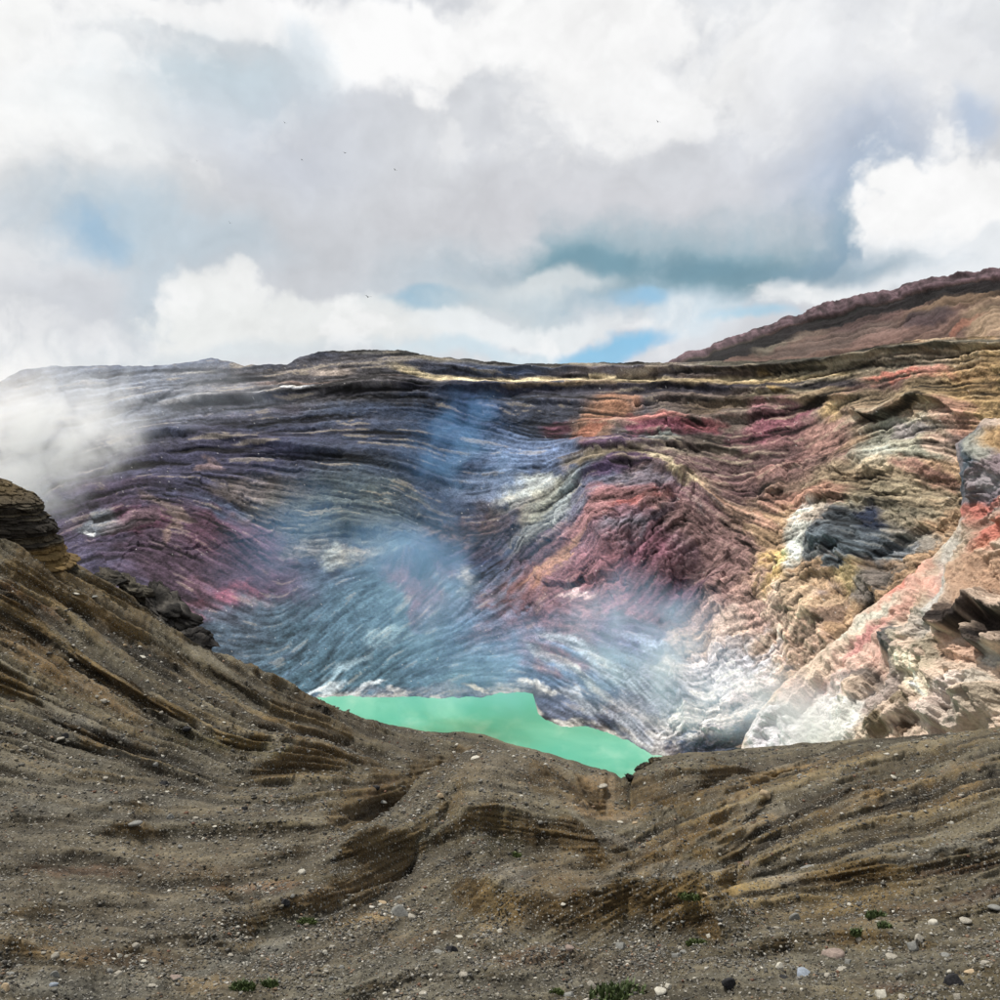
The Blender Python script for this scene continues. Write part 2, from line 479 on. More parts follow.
M_ground = rock_material("ash_ground", 7.0, 0.9, 0.16, speck=4.0, contrast=0.5)
M_dark = rock_material("dark_outcrop_rock", 5.0, 0.8, 0.25, contrast=0.7)

def plain_rock(name, c, var=0.25, fine=9.0):
    m = bpy.data.materials.new(name); m.use_nodes = True
    nt = m.node_tree; b = nt.nodes["Principled BSDF"]
    tc = N(nt, "ShaderNodeTexCoord").outputs["Object"]
    n1 = noise(nt, tc, fine, 4, 0.7)
    c = np.array(CL(*c))
    nt.links.new(mixc(nt, maprange(nt, n1, 0.35, 0.68), tuple(c * (1 - var)), tuple(np.clip(c * (1 + var), 0, .8))), b.inputs["Base Color"])
    b.inputs["Roughness"].default_value = 0.9; b.inputs["Specular IOR Level"].default_value = 0.25
    bp = N(nt, "ShaderNodeBump"); bp.inputs["Strength"].default_value = 0.7; bp.inputs["Distance"].default_value = 0.04
    nt.links.new(n1, bp.inputs["Height"]); nt.links.new(bp.outputs[0], b.inputs["Normal"])
    return m
ALB = 0.88       # photo colours of lit rock to base colours

# ================================================================ FAR CRATER WALL
RIM = [(-140, 392), (-40, 388), (0, 381), (25, 369), (60, 366), (100, 365), (150, 366), (195, 361), (212, 358), (228, 361), (245, 365), (287, 364), (300, 357), (318, 351), (350, 350.5),
       (385, 351), (398, 349), (410, 352), (440, 357), (480, 361), (520, 364), (560, 363.5), (600, 362.5), (640, 361.5), (680, 363), (720, 361), (760, 361), (800, 359),
       (830, 357), (850, 353), (875, 347), (900, 342), (950, 338), (1000, 336), (1140, 330), (1300, 322)]
SHORE = [(-140, 704), (240, 702), (335, 697), (375, 696), (440, 698), (480, 697), (500, 693), (520, 692), (533, 693.5), (541, 697), (542, 704), (535, 700), (538, 713), (546, 721),
         (562, 727), (590, 726), (600, 731), (622, 738), (640, 748), (652, 755), (700, 764), (1140, 790)]
# the shoreline doubles back at the little headland: keep y(x) single valued
SHORE = [(a, b) for a, b in SHORE if (a, b) not in ((541, 697), (542, 704))]
SHORE.sort()
def R_lake(px, py):
    d = rays(px, py)
    return np.hypot(d[..., 0], d[..., 1]) * (LAKE_Z / d[..., 2])
wall_R = [(-140, 392, 850), (0, 381, 790), (100, 365, 750), (200, 361, 700), (310, 352, 670), (400, 349, 640), (500, 362, 630), (600, 362, 600), (680, 362, 565), (760, 361, 520), (850, 353, 455), (930, 339, 410), (1000, 336, 375), (1140, 330, 330),
          (-140, 480, 720), (0, 480, 670), (100, 480, 615), (200, 480, 592), (300, 480, 580), (400, 480, 565), (465, 480, 575), (540, 480, 540), (620, 462, 500), (700, 480, 490), (780, 480, 450), (850, 480, 405), (950, 480, 345), (1140, 480, 285),
          (0, 600, 530), (100, 600, 505), (200, 600, 495), (300, 600, 490), (400, 600, 472), (500, 600, 468), (600, 600, 430), (700, 600, 420), (800, 600, 372), (900, 600, 320), (1000, 600, 285), (1140, 600, 250),
          (200, 660, 445), (400, 660, 430), (560, 660, 415), (700, 690, 360), (850, 700, 310), (1000, 700, 275)]
for x in (-100, 50, 200, 340, 450, 520):
    wall_R.append((x, pl(SHORE, x), float(R_lake(x, pl(SHORE, x)))))
for x in (560, 620, 655, 760, 900, 1100):
    wall_R.append((x, pl(SHORE, x), float(R_lake(x, pl(SHORE, x)))))
WD = [(50, 400, 8), (150, 400, 8), (250, 392, 4), (350, 380, 5), (400, 365, 0), (440, 374, -12), (500, 382, -4), (600, 380, 0), (700, 376, 3), (780, 368, 8), (900, 352, 5), (1000, 345, 0),
      (150, 440, 12), (250, 440, 2), (350, 440, 3), (400, 420, 0), (450, 430, -20), (480, 450, -8), (550, 420, -2), (650, 420, 0), (700, 425, -3), (750, 410, 6), (850, 400, 18), (950, 400, 10),
      (100, 500, 22), (180, 500, -12), (250, 470, -8), (330, 480, -8), (380, 500, -12), (470, 480, 0), (530, 490, 12), (300, 510, -6), (100, 460, 15),
      (150, 560, -20), (220, 560, -25), (120, 530, 15), (260, 590, -32), (330, 540, -3), (380, 555, -12), (200, 610, -30),
      (250, 650, 5), (300, 600, 42), (300, 665, 38), (350, 640, 38), (400, 680, 35), (350, 605, 45), (450, 620, 25), (400, 640, 30), (450, 560, 45), (420, 590, 55),
      (560, 500, 35), (520, 545, 42), (600, 480, 22), (580, 560, 35), (540, 600, 40), (622, 466, 0), (660, 480, -28), (700, 500, -26), (640, 540, 38), (680, 560, 42), (620, 600, 32), (750, 525, -28), (650, 510, 10),
      (720, 450, -6), (780, 440, 24), (850, 440, 24), (800, 480, 24), (740, 480, 22), (890, 450, 22), (910, 470, -8), (850, 500, 5), (900, 520, 0), (850, 550, 10), (960, 460, -15), (700, 600, 40),
      (460, 690, 8), (530, 690, -12), (560, 660, -35), (600, 670, -32), (560, 630, -20), (620, 640, -22), (650, 680, -38), (700, 650, 30), (720, 700, 15), (780, 600, 15), (780, 660, 35), (850, 620, 35)]
def scree(x, y):
    """loose slopes below the cliffs: smooth, finely streaked down the fall line"""
    e = 10 * fbm(x, y, 40, 46, 4, 0.6)
    return smooth(540, 585, y + e) * smooth(690, 610, x + e) * (1 - np.clip(1.25 * bump(625, 548, 105, 52, 28, x, y), 0, 1)) * (1 - 0.8 * bump(408, 560, 26, 20, 20, x, y))
def broken(x, y):
    """how far the face is broken up rather than evenly bedded"""
    m = np.maximum(bump(640, 540, 90, 60, 25, x, y), smooth(520, 600, y + 14 * fbm(x, y, 50, 44, 3)))
    m = np.maximum(m, 0.8 * smooth(740, 800, x) * smooth(420, 500, y))
    m = np.maximum(m, 0.4 * bump(160, 540, 110, 60, 0, x, y))
    m = np.maximum(m, 0.7 * smooth(480, 540, y) * smooth(240, 320, x))
    return np.clip(m + 0.10 + 0.15 * smooth(-0.2, 0.8, fbm(x, y, 70, 45, 3)), 0, 1) * (1 - 0.85 * scree(x, y))
GW = Grain(-120, 1120, 300, 800, WD, step=1.05, wobble=3, seed=3, rough=broken)
w_fine = GW.smear(1.6, 40, 1, 1)
w_mid = GW.smear(2.4, 55, 2, 2)
w_big = GW.smear(12, 150, 3, 2)
w_col = GW.smear(7, 45, 4, 2)
w_band = GW.smear(3.4, 110, 6, 2)
w_dash = GW.smear(1.9, 15, 7, 2); w_clump = GW.smear(4.5, 24, 8, 3)

WR_ = 500
u = np.concatenate([np.linspace(-300, -50, 60)[:-1], np.linspace(-50, 1060, 1250), np.linspace(1060, 1300, 50)[1:]]); WC = len(u)
rim = pl(RIM, u) + 1.3 * fbm(u, u * 0, 9, 41, 4) * 0.8
sho = pl(SHORE, u) + 1.5 * fbm(u, u * 0, 10, 42, 4)
t = np.linspace(0, 1, WR_)
X = np.broadcast_to(u, (WR_, WC)).copy()
Y = rim[None] + t[:, None] * (sho - rim)[None]
pr = np.array(wall_R)
R = np.exp(tps(pr[:, :2], np.log(pr[:, 2]), X, Y, reg=0.001))
Rs = R_lake(u, sho)
R = R * (1 + (Rs / R[-1] - 1)[None] * np.exp(-(sho[None] - Y) / 25.0))
P = at(X, Y, R)
nrm = blur(sheet_normals(blur(P, 6)), 6); nrm /= np.linalg.norm(nrm, axis=-1, keepdims=True)
brk = broken(X, Y)
Xf, Yf, ca, cb, ce, cs = faulted(X, Y, brk, 63)
fi = GW.get(w_fine, X, Y); bi = GW.get(w_big, X, Y)
mi, co, ba = (GW.get(g, Xf, Yf) for g in (w_mid, w_col, w_band))
screes = scree(X, Y)
fi = fi * (1 - screes) + GW.get(w_dash, X, Y) * screes
mi = mi * (1 - 0.75 * screes) + 0.75 * GW.get(w_clump, X, Y) * screes
bedded = smooth(-0.5, 0.5, fbm(X, Y, 55, 58, 4, 0.6))      # where the beds show, and where the face is broken up
inside = smooth(0, 14, Y - rim[None]) * smooth(0, 30, sho[None] - Y)
strata = smooth(640, 540, Y - 0.12 * (X - 500))          # crisp ledges above, scree below
crag = fbm(X, Y, 60, 51, 4, 0.45)
ridged = 1 - np.abs(fbm(X + 14 * crag, Y * 0.6, 80, 52, 3, 0.45))
H = (np.tanh(mi * 1.6) * 0.34 * (0.4 + 0.6 * strata) * (1 - 0.7 * screes) * (0.4 + 0.7 * bedded) + np.tanh(ba * 1.8) * 0.55 * strata * (1 - 0.9 * brk) * (1 - screes) * (0.3 + 0.7 * bedded)
     + fi * 0.12 + bi * 0.4 * (1 - 0.6 * screes) + (0.5 + 1.2 * brk) * crag + (2.0 + 4.0 * brk) * (ridged - 0.6) * (1 - 0.4 * screes) + 0.3 * fbm(X, Y, 10, 59, 4, 0.6)) * (0.15 + 0.85 * inside)
H += inside * brk * (1 - 0.75 * screes) * (0.6 * cb + 0.9 * ca - (0.5 * (1 - smooth(0.0, 0.12, cs)) + 0.7 * (1 - smooth(0.0, 0.06, ce))) * smooth(300, 560, X))
right_rock = smooth(620, 700, X) * smooth(790, 740, Y)
fct = 3.0 * facets(X, Y, 42, 71, 1.8, 25) + 1.0 * facets(X, Y, 17, 72, 1.8, 30) + 0.4 * facets(X, Y, 7, 73, 1.6, 20)
H += inside * fct * (0.10 + 0.9 * brk) * (1 - 0.85 * screes)
H += right_rock * inside * (0.4 * fbm(X, Y, 14, 60, 5, 0.65) + 1.3 * (0.5 - np.abs(fbm(X, Y, 26, 57, 4, 0.6))))
wl = 1.5 * fbm(X, Y, 22, 55, 3)
WL = [  # ledges: line, height m, up px, down px
    ([(440, 368), (520, 377), (640, 375), (700, 379), (760, 372), (860, 362), (920, 358)], 2, 7, 1.6),
    ([(500, 370), (600, 373), (680, 373), (740, 371), (800, 366), (870, 357), (885, 351), (940, 347), (1100, 343)], 3.2, 4, 1.3),
    ([(180, 400), (260, 398), (330, 388), (400, 384)], 4, 7, 2.5),
    ([(440, 388), (560, 386), (700, 388), (800, 392)], 4, 6, 3),
    ([(520, 402), (640, 401), (760, 402), (860, 395)], 3, 6, 3),
    ([(560, 425), (680, 425), (780, 412)], 3, 6, 3),
    ([(855, 412), (880, 420), (905, 405), (925, 398), (950, 405), (965, 418)], 5, 12, 2.2),
    ([(560, 445), (600, 450), (700, 450), (760, 455)], 3, 8, 3),
    ([(560, 487), (600, 470), (625, 464), (660, 475), (730, 510)], 4, 22, 6),
    ([(330, 525), (380, 530), (400, 545)], 4, 12, 6),
    ([(395, 560), (410, 565), (430, 560)], 9, 18, 6),
    ([(120, 440), (170, 432), (240, 440), (330, 452)], 3, 8, 3),
    ([(810, 505), (850, 500), (890, 505)], 4, 10, 4),
]
for pts, h, up, dn in WL:
    H += ledge(pts, X + 0, Y + wl, h, up, dn)
H += 10 * bump(850, 550, 35, 40, 0, X, Y) + 9 * bump(640, 520, 60, 45, 35, X, Y) - 10 * bump(470, 520, 35, 60, 30, X, Y)
H += 6 * bump(790, 590, 30, 45, 20, X, Y) - 6 * bump(700, 560, 15, 70, -35, X, Y) + 5 * bump(410, 555, 18, 18, 30, X, Y)
P = P + nrm * H[..., None]

# colours: base by broad zones, then traced patches, then bedding bands
ex = 8 * fbm(X, Y, 34, 61, 5, 0.65) + 2 * co
ey = 6 * fbm(X, Y, 26, 62, 5, 0.65) + 2 * co
Xw, Yw = X + ex, Y + ey
en = 0.22 * co * 0.6 + 0.12 * fbm(X, Y, 9, 63, 3)
base = np.zeros(X.shape + (3,)) + lin((66, 76, 98))  # slate blue, here and in the patches partly haze put into the colour
WP = [
    (930, 520, 330, 260, 0, (144, 118, 92), 1.0, 0.35),
    (700, 420, 200, 60, 0, (104, 92, 86), 0.9, 0.5),
    (400, 425, 240, 50, 0, (62, 72, 92), 0.8),
    (130, 400, 180, 35, 0, (128, 134, 146), 0.7, 0.6),
    (330, 378, 130, 22, 4, (104, 98, 98), 0.8, 0.6),
    (180, 470, 150, 50, 10, (70, 66, 88), 0.8, 0.5),
    (130, 560, 110, 60, -20, (80, 74, 98), 0.9, 0.5),
    (200, 560, 120, 50, -25, (86, 66, 82), 0.9, 0.5),
    (235, 540, 55, 30, -10, (102, 68, 86), 0.7),
    (270, 600, 60, 45, -35, (82, 64, 84), 0.8),
    (130, 520, 36, 14, 5, (104, 58, 80), 0.7), (225, 605, 34, 18, 20, (134, 78, 96), 0.85), (205, 590, 22, 8, -30, (112, 82, 98), 0.8),
    (205, 610, 30, 10, 0, (150, 92, 108), 0.6), (255, 600, 14, 5, -10, (170, 158, 165), 0.7),
    (100, 522, 22, 12, 20, (106, 116, 122), 0.8), (130, 520, 30, 7, 20, (118, 104, 108), 0.5), (90, 532, 4, 2.5, 0, (225, 228, 232), 0.9),
    (165, 505, 28, 6, -25, (124, 108, 100), 0.7), (172, 530, 6, 20, -10, (128, 106, 98), 0.7),
    (270, 490, 50, 14, -4, (124, 112, 104), 0.7), (300, 515, 60, 18, -3, (106, 104, 98), 0.6), (210, 465, 12, 5, 0, (142, 118, 114), 0.6),
    (340, 510, 60, 45, -5, (76, 88, 88), 0.7, 0.6), (370, 515, 60, 30, -10, (88, 96, 92), 0.6), (305, 545, 28, 10, 10, (138, 136, 134), 0.5),
    (335, 558, 16, 14, 20, (146, 154, 154), 0.75), (360, 556, 26, 7, 12, (152, 146, 134), 0.7),
    (405, 560, 20, 17, 30, (50, 70, 84), 0.95), (395, 555, 4, 12, 40, (120, 138, 146), 0.6),
    (250, 640, 70, 40, 5, (74, 92, 108), 0.9), (220, 665, 20, 8, 5, (166, 158, 142), 0.7), (235, 670, 18, 5, 0, (190, 172, 140), 0.5),
    (350, 640, 110, 60, 38, (74, 104, 122), 0.9, 0.5), (420, 670, 120, 35, 10, (70, 100, 116), 0.9, 0.5), (335, 675, 26, 6, 40, (140, 164, 176), 0.5),
    (355, 660, 26, 4, 40, (150, 172, 184), 0.35), (320, 690, 22, 4, 20, (196, 206, 212), 0.7), (360, 690, 24, 3, 25, (200, 206, 210), 0.7), (385, 635, 18, 8, 10, (128, 156, 170), 0.6),
    (425, 590, 14, 45, 55, (100, 66, 84), 0.9), (445, 555, 26, 22, 30, (88, 64, 84), 0.8), (425, 610, 20, 12, 50, (108, 70, 90), 0.8), (470, 545, 36, 18, 5, (52, 60, 92), 0.8), (465, 520, 40, 14, 10, (90, 76, 88), 0.6),
    (458, 515, 30, 7, 5, (140, 112, 100), 0.5), (465, 570, 8, 18, 10, (138, 138, 136), 0.7), (462, 590, 5, 10, -10, (156, 160, 158), 0.7),
    (475, 430, 30, 40, -10, (66, 84, 120), 0.7), (520, 455, 60, 25, 0, (98, 118, 152), 0.8), (530, 487, 32, 10, 12, (170, 176, 172), 0.7), (490, 480, 40, 10, 0, (112, 130, 160), 0.6),
    (500, 620, 80, 50, 20, (82, 110, 142), 0.8, 0.6), (560, 640, 100, 50, -15, (88, 116, 148), 0.9, 0.5),
    # central mound
    (620, 560, 130, 75, 30, (126, 94, 104), 1.0, 0.4), (560, 505, 60, 16, 35, (132, 140, 140), 0.85), (590, 500, 40, 9, 38, (96, 98, 118), 0.7), (540, 500, 30, 10, 30, (168, 168, 150), 0.6),
    (615, 475, 40, 9, 30, (88, 66, 96), 0.8), (640, 490, 40, 12, -5, (104, 104, 116), 0.7), (640, 505, 50, 12, -10, (152, 104, 106), 0.8), (600, 520, 40, 12, 32, (156, 112, 112), 0.8),
    (560, 555, 42, 7, 35, (178, 138, 114), 0.75), (545, 568, 20, 8, 60, (160, 122, 108), 0.6), (645, 508, 22, 5, 10, (190, 106, 100), 0.7), (620, 545, 30, 16, 35, (108, 116, 128), 0.6),
    (600, 570, 40, 22, 35, (140, 96, 104), 0.8), (640, 570, 35, 16, 40, (136, 88, 104), 0.8), (660, 590, 40, 20, -30, (110, 76, 88), 0.8), (690, 530, 45, 18, -28, (136, 108, 106), 0.8), (700, 570, 40, 26, 20, (116, 82, 90), 0.8),
    (575, 593, 20, 4, 0, (186, 164, 166), 0.8), (625, 600, 30, 10, 10, (140, 82, 104), 0.7), (665, 600, 30, 14, -25, (98, 62, 78), 0.8), (660, 520, 5, 22, -42, (70, 62, 78), 0.8),
    (700, 600, 34, 26, 0, (92, 66, 86), 0.7), (640, 640, 50, 20, -20, (84, 84, 126), 0.7), (700, 555, 28, 16, -30, (104, 84, 92), 0.6),
    # upper right slopes
    (730, 545, 70, 18, -30, (136, 106, 104), 0.8), (690, 490, 44, 6, -28, (190, 172, 138), 0.9), (655, 468, 26, 5, -22, (176, 162, 132), 0.8), (745, 515, 50, 6, -22, (178, 138, 118), 0.8), (720, 500, 40, 5, -20, (140, 120, 104), 0.7),
    (600, 420, 32, 22, 35, (156, 118, 92), 0.7), (605, 410, 26, 10, 20, (180, 128, 96), 0.6), (640, 421, 46, 6, 0, (168, 106, 100), 0.85), (670, 430, 50, 6, 0, (132, 72, 90), 0.85), (590, 432, 24, 6, 30, (176, 112, 88), 0.7), (555, 428, 16, 8, 0, (126, 72, 86), 0.7),
    (700, 427, 30, 5, 0, (150, 86, 90), 0.7), (620, 445, 36, 7, 0, (92, 66, 100), 0.7), (600, 462, 36, 9, 10, (120, 108, 84), 0.7), (660, 440, 18, 5, 0, (150, 164, 160), 0.6), (700, 452, 60, 10, -4, (96, 90, 78), 0.6), (730, 405, 50, 9, 5, (102, 86, 66), 0.7),
    (780, 425, 30, 26, 30, (128, 84, 92), 0.8), (765, 432, 40, 10, 22, (116, 66, 80), 0.7), (790, 460, 60, 22, 25, (130, 94, 92), 0.8), (740, 470, 60, 12, 20, (104, 82, 82), 0.8), (830, 440, 26, 22, 30, (152, 116, 106), 0.8),
    (800, 480, 60, 16, 24, (112, 88, 84), 0.7), (780, 500, 60, 14, 20, (122, 100, 86), 0.7), (740, 492, 30, 10, 20, (96, 72, 78), 0.6),
    (805, 375, 60, 10, 10, (150, 138, 112), 0.8), (770, 380, 16, 7, 0, (164, 132, 78), 0.8), (840, 408, 26, 11, 20, (166, 140, 98), 0.85), (820, 395, 40, 8, 12, (138, 120, 92), 0.7),
    (905, 368, 50, 14, 0, (144, 132, 114), 0.9), (860, 370, 30, 14, 10, (138, 124, 104), 0.8), (955, 355, 22, 8, 0, (178, 160, 138), 0.9), (930, 372, 50, 5, 5, (196, 142, 126), 0.9), (900, 376, 40, 5, 5, (182, 106, 90), 0.8), (960, 378, 40, 6, 0, (176, 110, 92), 0.7),
    (880, 390, 40, 8, 10, (108, 78, 80), 0.7), (880, 402, 40, 14, 10, (124, 108, 86), 0.9), (940, 395, 36, 18, 0, (140, 122, 92), 0.8), (985, 390, 40, 60, 0, (150, 124, 84), 0.85), (955, 425, 22, 22, 0, (150, 110, 100), 0.7),
    (960, 440, 30, 9, 10, (96, 70, 72), 0.7), (905, 440, 50, 26, 5, (130, 130, 116), 0.9), (915, 430, 26, 8, 0, (152, 140, 144), 0.6), (880, 455, 20, 12, 20, (150, 156, 148), 0.6), (945, 445, 20, 10, -20, (164, 134, 118), 0.6),
    (870, 480, 60, 22, 5, (140, 124, 100), 0.8), (925, 470, 28, 10, -10, (122, 86, 78), 0.8), (940, 485, 26, 6, 0, (148, 106, 92), 0.7), (900, 500, 60, 20, 0, (132, 122, 100), 0.8), (880, 520, 60, 16, 0, (120, 114, 98), 0.8), (900, 545, 50, 16, 5, (108, 108, 104), 0.8),
    (820, 500, 30, 14, 10, (164, 118, 102), 0.7), (790, 505, 26, 10, 0, (150, 110, 96), 0.7),
    (818, 540, 20, 30, -5, (176, 180, 174), 0.8), (830, 525, 28, 10, 0, (176, 158, 142), 0.7), (810, 565, 12, 18, 0, (178, 184, 178), 0.7), (828, 560, 5, 22, 5, (84, 92, 98), 0.7),
    (862, 545, 34, 28, 10, (74, 84, 92), 0.95), (880, 525, 10, 18, 0, (34, 44, 66), 0.95), (858, 530, 12, 14, 0, (52, 58, 64), 0.9), (850, 565, 22, 12, 0, (92, 104, 112), 0.7), (905, 550, 14, 8, 20, (126, 130, 136), 0.6), (860, 585, 16, 11, 30, (136, 120, 84), 0.9), (880, 590, 34, 12, 35, (86, 86, 86), 0.8),
    (780, 585, 24, 26, 20, (186, 156, 98), 0.85), (795, 570, 12, 12, 0, (198, 170, 112), 0.7), (770, 600, 20, 14, 40, (176, 142, 92), 0.7), (785, 572, 2.5, 14, 40, (70, 54, 44), 0.8),
    (760, 640, 60, 46, 25, (192, 166, 148), 0.95), (820, 610, 26, 20, 30, (170, 146, 120), 0.8), (800, 650, 40, 20, 35, (180, 152, 132), 0.8), (840, 620, 16, 10, 30, (112, 92, 82), 0.7),
    (740, 600, 34, 30, 30, (172, 138, 132), 0.7), (720, 560, 30, 20, 20, (132, 104, 100), 0.6), (710, 640, 36, 34, 40, (188, 168, 156), 0.8), (700, 610, 20, 12, 0, (160, 134, 134), 0.5),
    (700, 690, 70, 42, 20, (178, 178, 188), 0.95, 0.4), (680, 720, 60, 20, 15, (188, 186, 186), 0.8), (740, 700, 30, 18, 30, (170, 160, 160), 0.7), (700, 665, 30, 10, 20, (130, 130, 140), 0.4),
    (655, 690, 34, 20, -30, (96, 106, 132), 0.7), (600, 660, 60, 9, -30, (150, 168, 182), 0.5), (585, 680, 22, 5, -32, (190, 198, 200), 0.45), (620, 665, 60, 5, -28, (150, 166, 184), 0.4), (545, 655, 24, 6, -35, (150, 170, 180), 0.4), (570, 640, 34, 5, -15, (150, 160, 176), 0.6), (650, 645, 30, 6, -20, (140, 160, 190), 0.6),
    (440, 692, 90, 7, 0, (96, 100, 112), 0.8), (400, 690, 16, 3, -10, (176, 176, 176), 0.7), (472, 686, 12, 3, -20, (186, 182, 172), 0.8), (520, 690, 30, 7, -5, (120, 124, 130), 0.8), (535, 685, 14, 3, -20, (200, 200, 198), 0.7), (500, 692, 22, 3, 0, (150, 146, 144), 0.5),
    (560, 705, 40, 10, -5, (74, 84, 108), 0.9), (600, 715, 50, 8, -8, (108, 118, 144), 0.7), (565, 723, 24, 5, 0, (190, 190, 190), 0.9), (580, 700, 26, 5, -25, (150, 156, 166), 0.6), (630, 725, 22, 7, -30, (150, 156, 172), 0.7),
]
C = paint(base, WP, Xw, Yw, en)
LP = [
    ([(395, 366), (430, 375), (470, 381), (520, 382), (580, 380), (640, 381), (700, 384), (760, 379), (800, 376)], 3.4, (206, 186, 146), 0.95),
    ([(500, 388), (560, 387), (640, 384), (720, 388)], 1.4, (190, 160, 116), 0.7),
    ([(400, 384), (500, 391), (600, 391), (700, 391), (760, 386), (860, 382)], 4.5, (42, 42, 56), 0.85),
    ([(220, 397), (260, 396), (290, 392), (330, 388)], 1.4, (214, 216, 222), 0.9),
    ([(160, 403), (190, 400), (230, 396)], 2.2, (186, 184, 186), 0.8),
    ([(110, 446), (140, 443), (175, 441)], 1.8, (182, 180, 182), 0.8),
    ([(220, 400), (280, 400), (330, 393), (380, 388)], 2.2, (40, 48, 84), 0.8),
    ([(310, 372), (350, 372)], 2.5, (196, 178, 164), 0.8), ([(170, 374), (215, 371)], 2.0, (176, 170, 158), 0.7), ([(240, 374), (300, 371), (350, 368)], 1.5, (170, 156, 146), 0.6),
    ([(260, 385), (320, 384), (360, 379), (400, 376)], 2.0, (164, 134, 118), 0.7),
    ([(330, 350), (400, 351), (450, 360), (520, 367), (600, 365), (700, 366), (790, 362)], 4, (104, 100, 88), 0.6),
    ([(480, 372), (560, 371), (640, 371), (680, 372)], 2.5, (54, 62, 76), 0.7),
    ([(700, 366), (760, 365), (830, 361), (880, 350), (940, 345), (1100, 340)], 4.5, (92, 88, 76), 0.95),
    ([(690, 374), (760, 371), (840, 367), (868, 360)], 1.6, (54, 50, 44), 0.8),  # shadow below the rim strip, painted as a thin dark line
    ([(690, 383), (740, 385), (800, 377), (850, 371)], 3, (172, 148, 104), 0.7),
    ([(460, 400), (560, 399), (640, 404), (760, 400)], 1.2, (44, 40, 40), 0.8), ([(560, 411), (660, 409), (760, 412), (820, 404)], 1.1, (50, 44, 44), 0.7), ([(620, 432), (720, 434), (800, 440)], 1.1, (44, 38, 42), 0.7),
    ([(640, 447), (720, 452), (790, 458)], 1.2, (46, 42, 40), 0.7), ([(650, 456), (720, 463), (760, 468)], 1.1, (150, 138, 118), 0.6), ([(650, 415), (740, 418)], 1.2, (140, 112, 100), 0.6),
    ([(560, 460), (600, 452), (660, 456)], 1.2, (54, 44, 40), 0.7), ([(855, 408), (870, 419), (885, 419), (910, 407), (930, 399), (950, 404)], 1.8, (44, 38, 32), 0.9),
]
jit = 0.8 * mi + 2.0 * fbm(X, Y, 40, 64, 3)
for pts, hf, c, a in LP:
    C = line_paint(C, pts, X, Y, hf, c, a * np.clip(0.75 + 0.5 * co, 0, 1) if hf < 3 else a, jit * 0.6)
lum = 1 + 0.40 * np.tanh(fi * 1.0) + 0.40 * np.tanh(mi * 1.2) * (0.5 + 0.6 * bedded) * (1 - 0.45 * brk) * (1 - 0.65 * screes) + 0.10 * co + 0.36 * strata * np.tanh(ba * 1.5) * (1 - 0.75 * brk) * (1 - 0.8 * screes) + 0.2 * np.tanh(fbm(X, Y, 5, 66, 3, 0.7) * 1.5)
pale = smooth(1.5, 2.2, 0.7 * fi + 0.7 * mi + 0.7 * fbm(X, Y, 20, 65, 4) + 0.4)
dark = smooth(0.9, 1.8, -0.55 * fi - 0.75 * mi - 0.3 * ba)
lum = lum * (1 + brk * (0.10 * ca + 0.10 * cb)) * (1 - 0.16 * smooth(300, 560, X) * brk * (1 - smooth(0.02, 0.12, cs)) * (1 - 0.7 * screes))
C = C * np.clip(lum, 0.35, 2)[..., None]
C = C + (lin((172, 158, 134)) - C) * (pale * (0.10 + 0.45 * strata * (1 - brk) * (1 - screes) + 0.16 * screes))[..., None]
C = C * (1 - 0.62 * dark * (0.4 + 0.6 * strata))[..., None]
crust = (1 - smooth(1.5, 5.5, sho[None] - Y + 2.0 * fbm(X, Y, 9, 67, 3))) * smooth(-0.3, 0.6, fbm(X, Y, 22, 68, 4))
C = C + (lin((178, 176, 172)) - C) * (0.7 * crust)[..., None]
spk = (rng.random(X.shape) > 0.9993) * 1.0
C = C + (lin((225, 222, 218)) - C) * (0.5 * spk)[..., None]
g_ = np.maximum(C.mean(-1, keepdims=True), 1e-3); C = (g_ + (C - g_) * 0.90) * (g_ / 0.16) ** 0.18
C = np.clip(C * ALB * (1 + 0.22 * smooth(640, 860, X) * smooth(380, 430, Y))[..., None], 0.004, 0.75)  # right side lightened in the colour, for sun that misses it

# the shore rows run on under the water; the rim runs back over its crest and down behind
under = []
for k in range(1, 9):
    q = P[-1].copy(); s = 1 - 0.010 * k
    q[:, :2] *= s; q[:, 2] = np.minimum(q[:, 2], LAKE_Z) - 0.5 * k * k ** 0.5
    under.append(q)
P[-1, :, 2] = LAKE_Z - 0.05
back = []
for k in range(1, 11):
    q = P[0].copy(); s = 1 + 0.012 * k
    q[:, :2] *= s; q[:, 2] += 0.4 * k * 0.5 - 0.22 * k * k
    back.append(q)
PV = np.concatenate([np.array(back[::-1]), P, np.array(under)], 0)
CV = np.concatenate([np.repeat(C[:1], 10, 0), C, np.repeat(C[-1:], 8, 0)], 0)
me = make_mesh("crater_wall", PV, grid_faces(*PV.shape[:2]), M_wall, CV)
add("crater_wall", me, kind="structure", label="banded multicoloured crater wall behind the green lake")

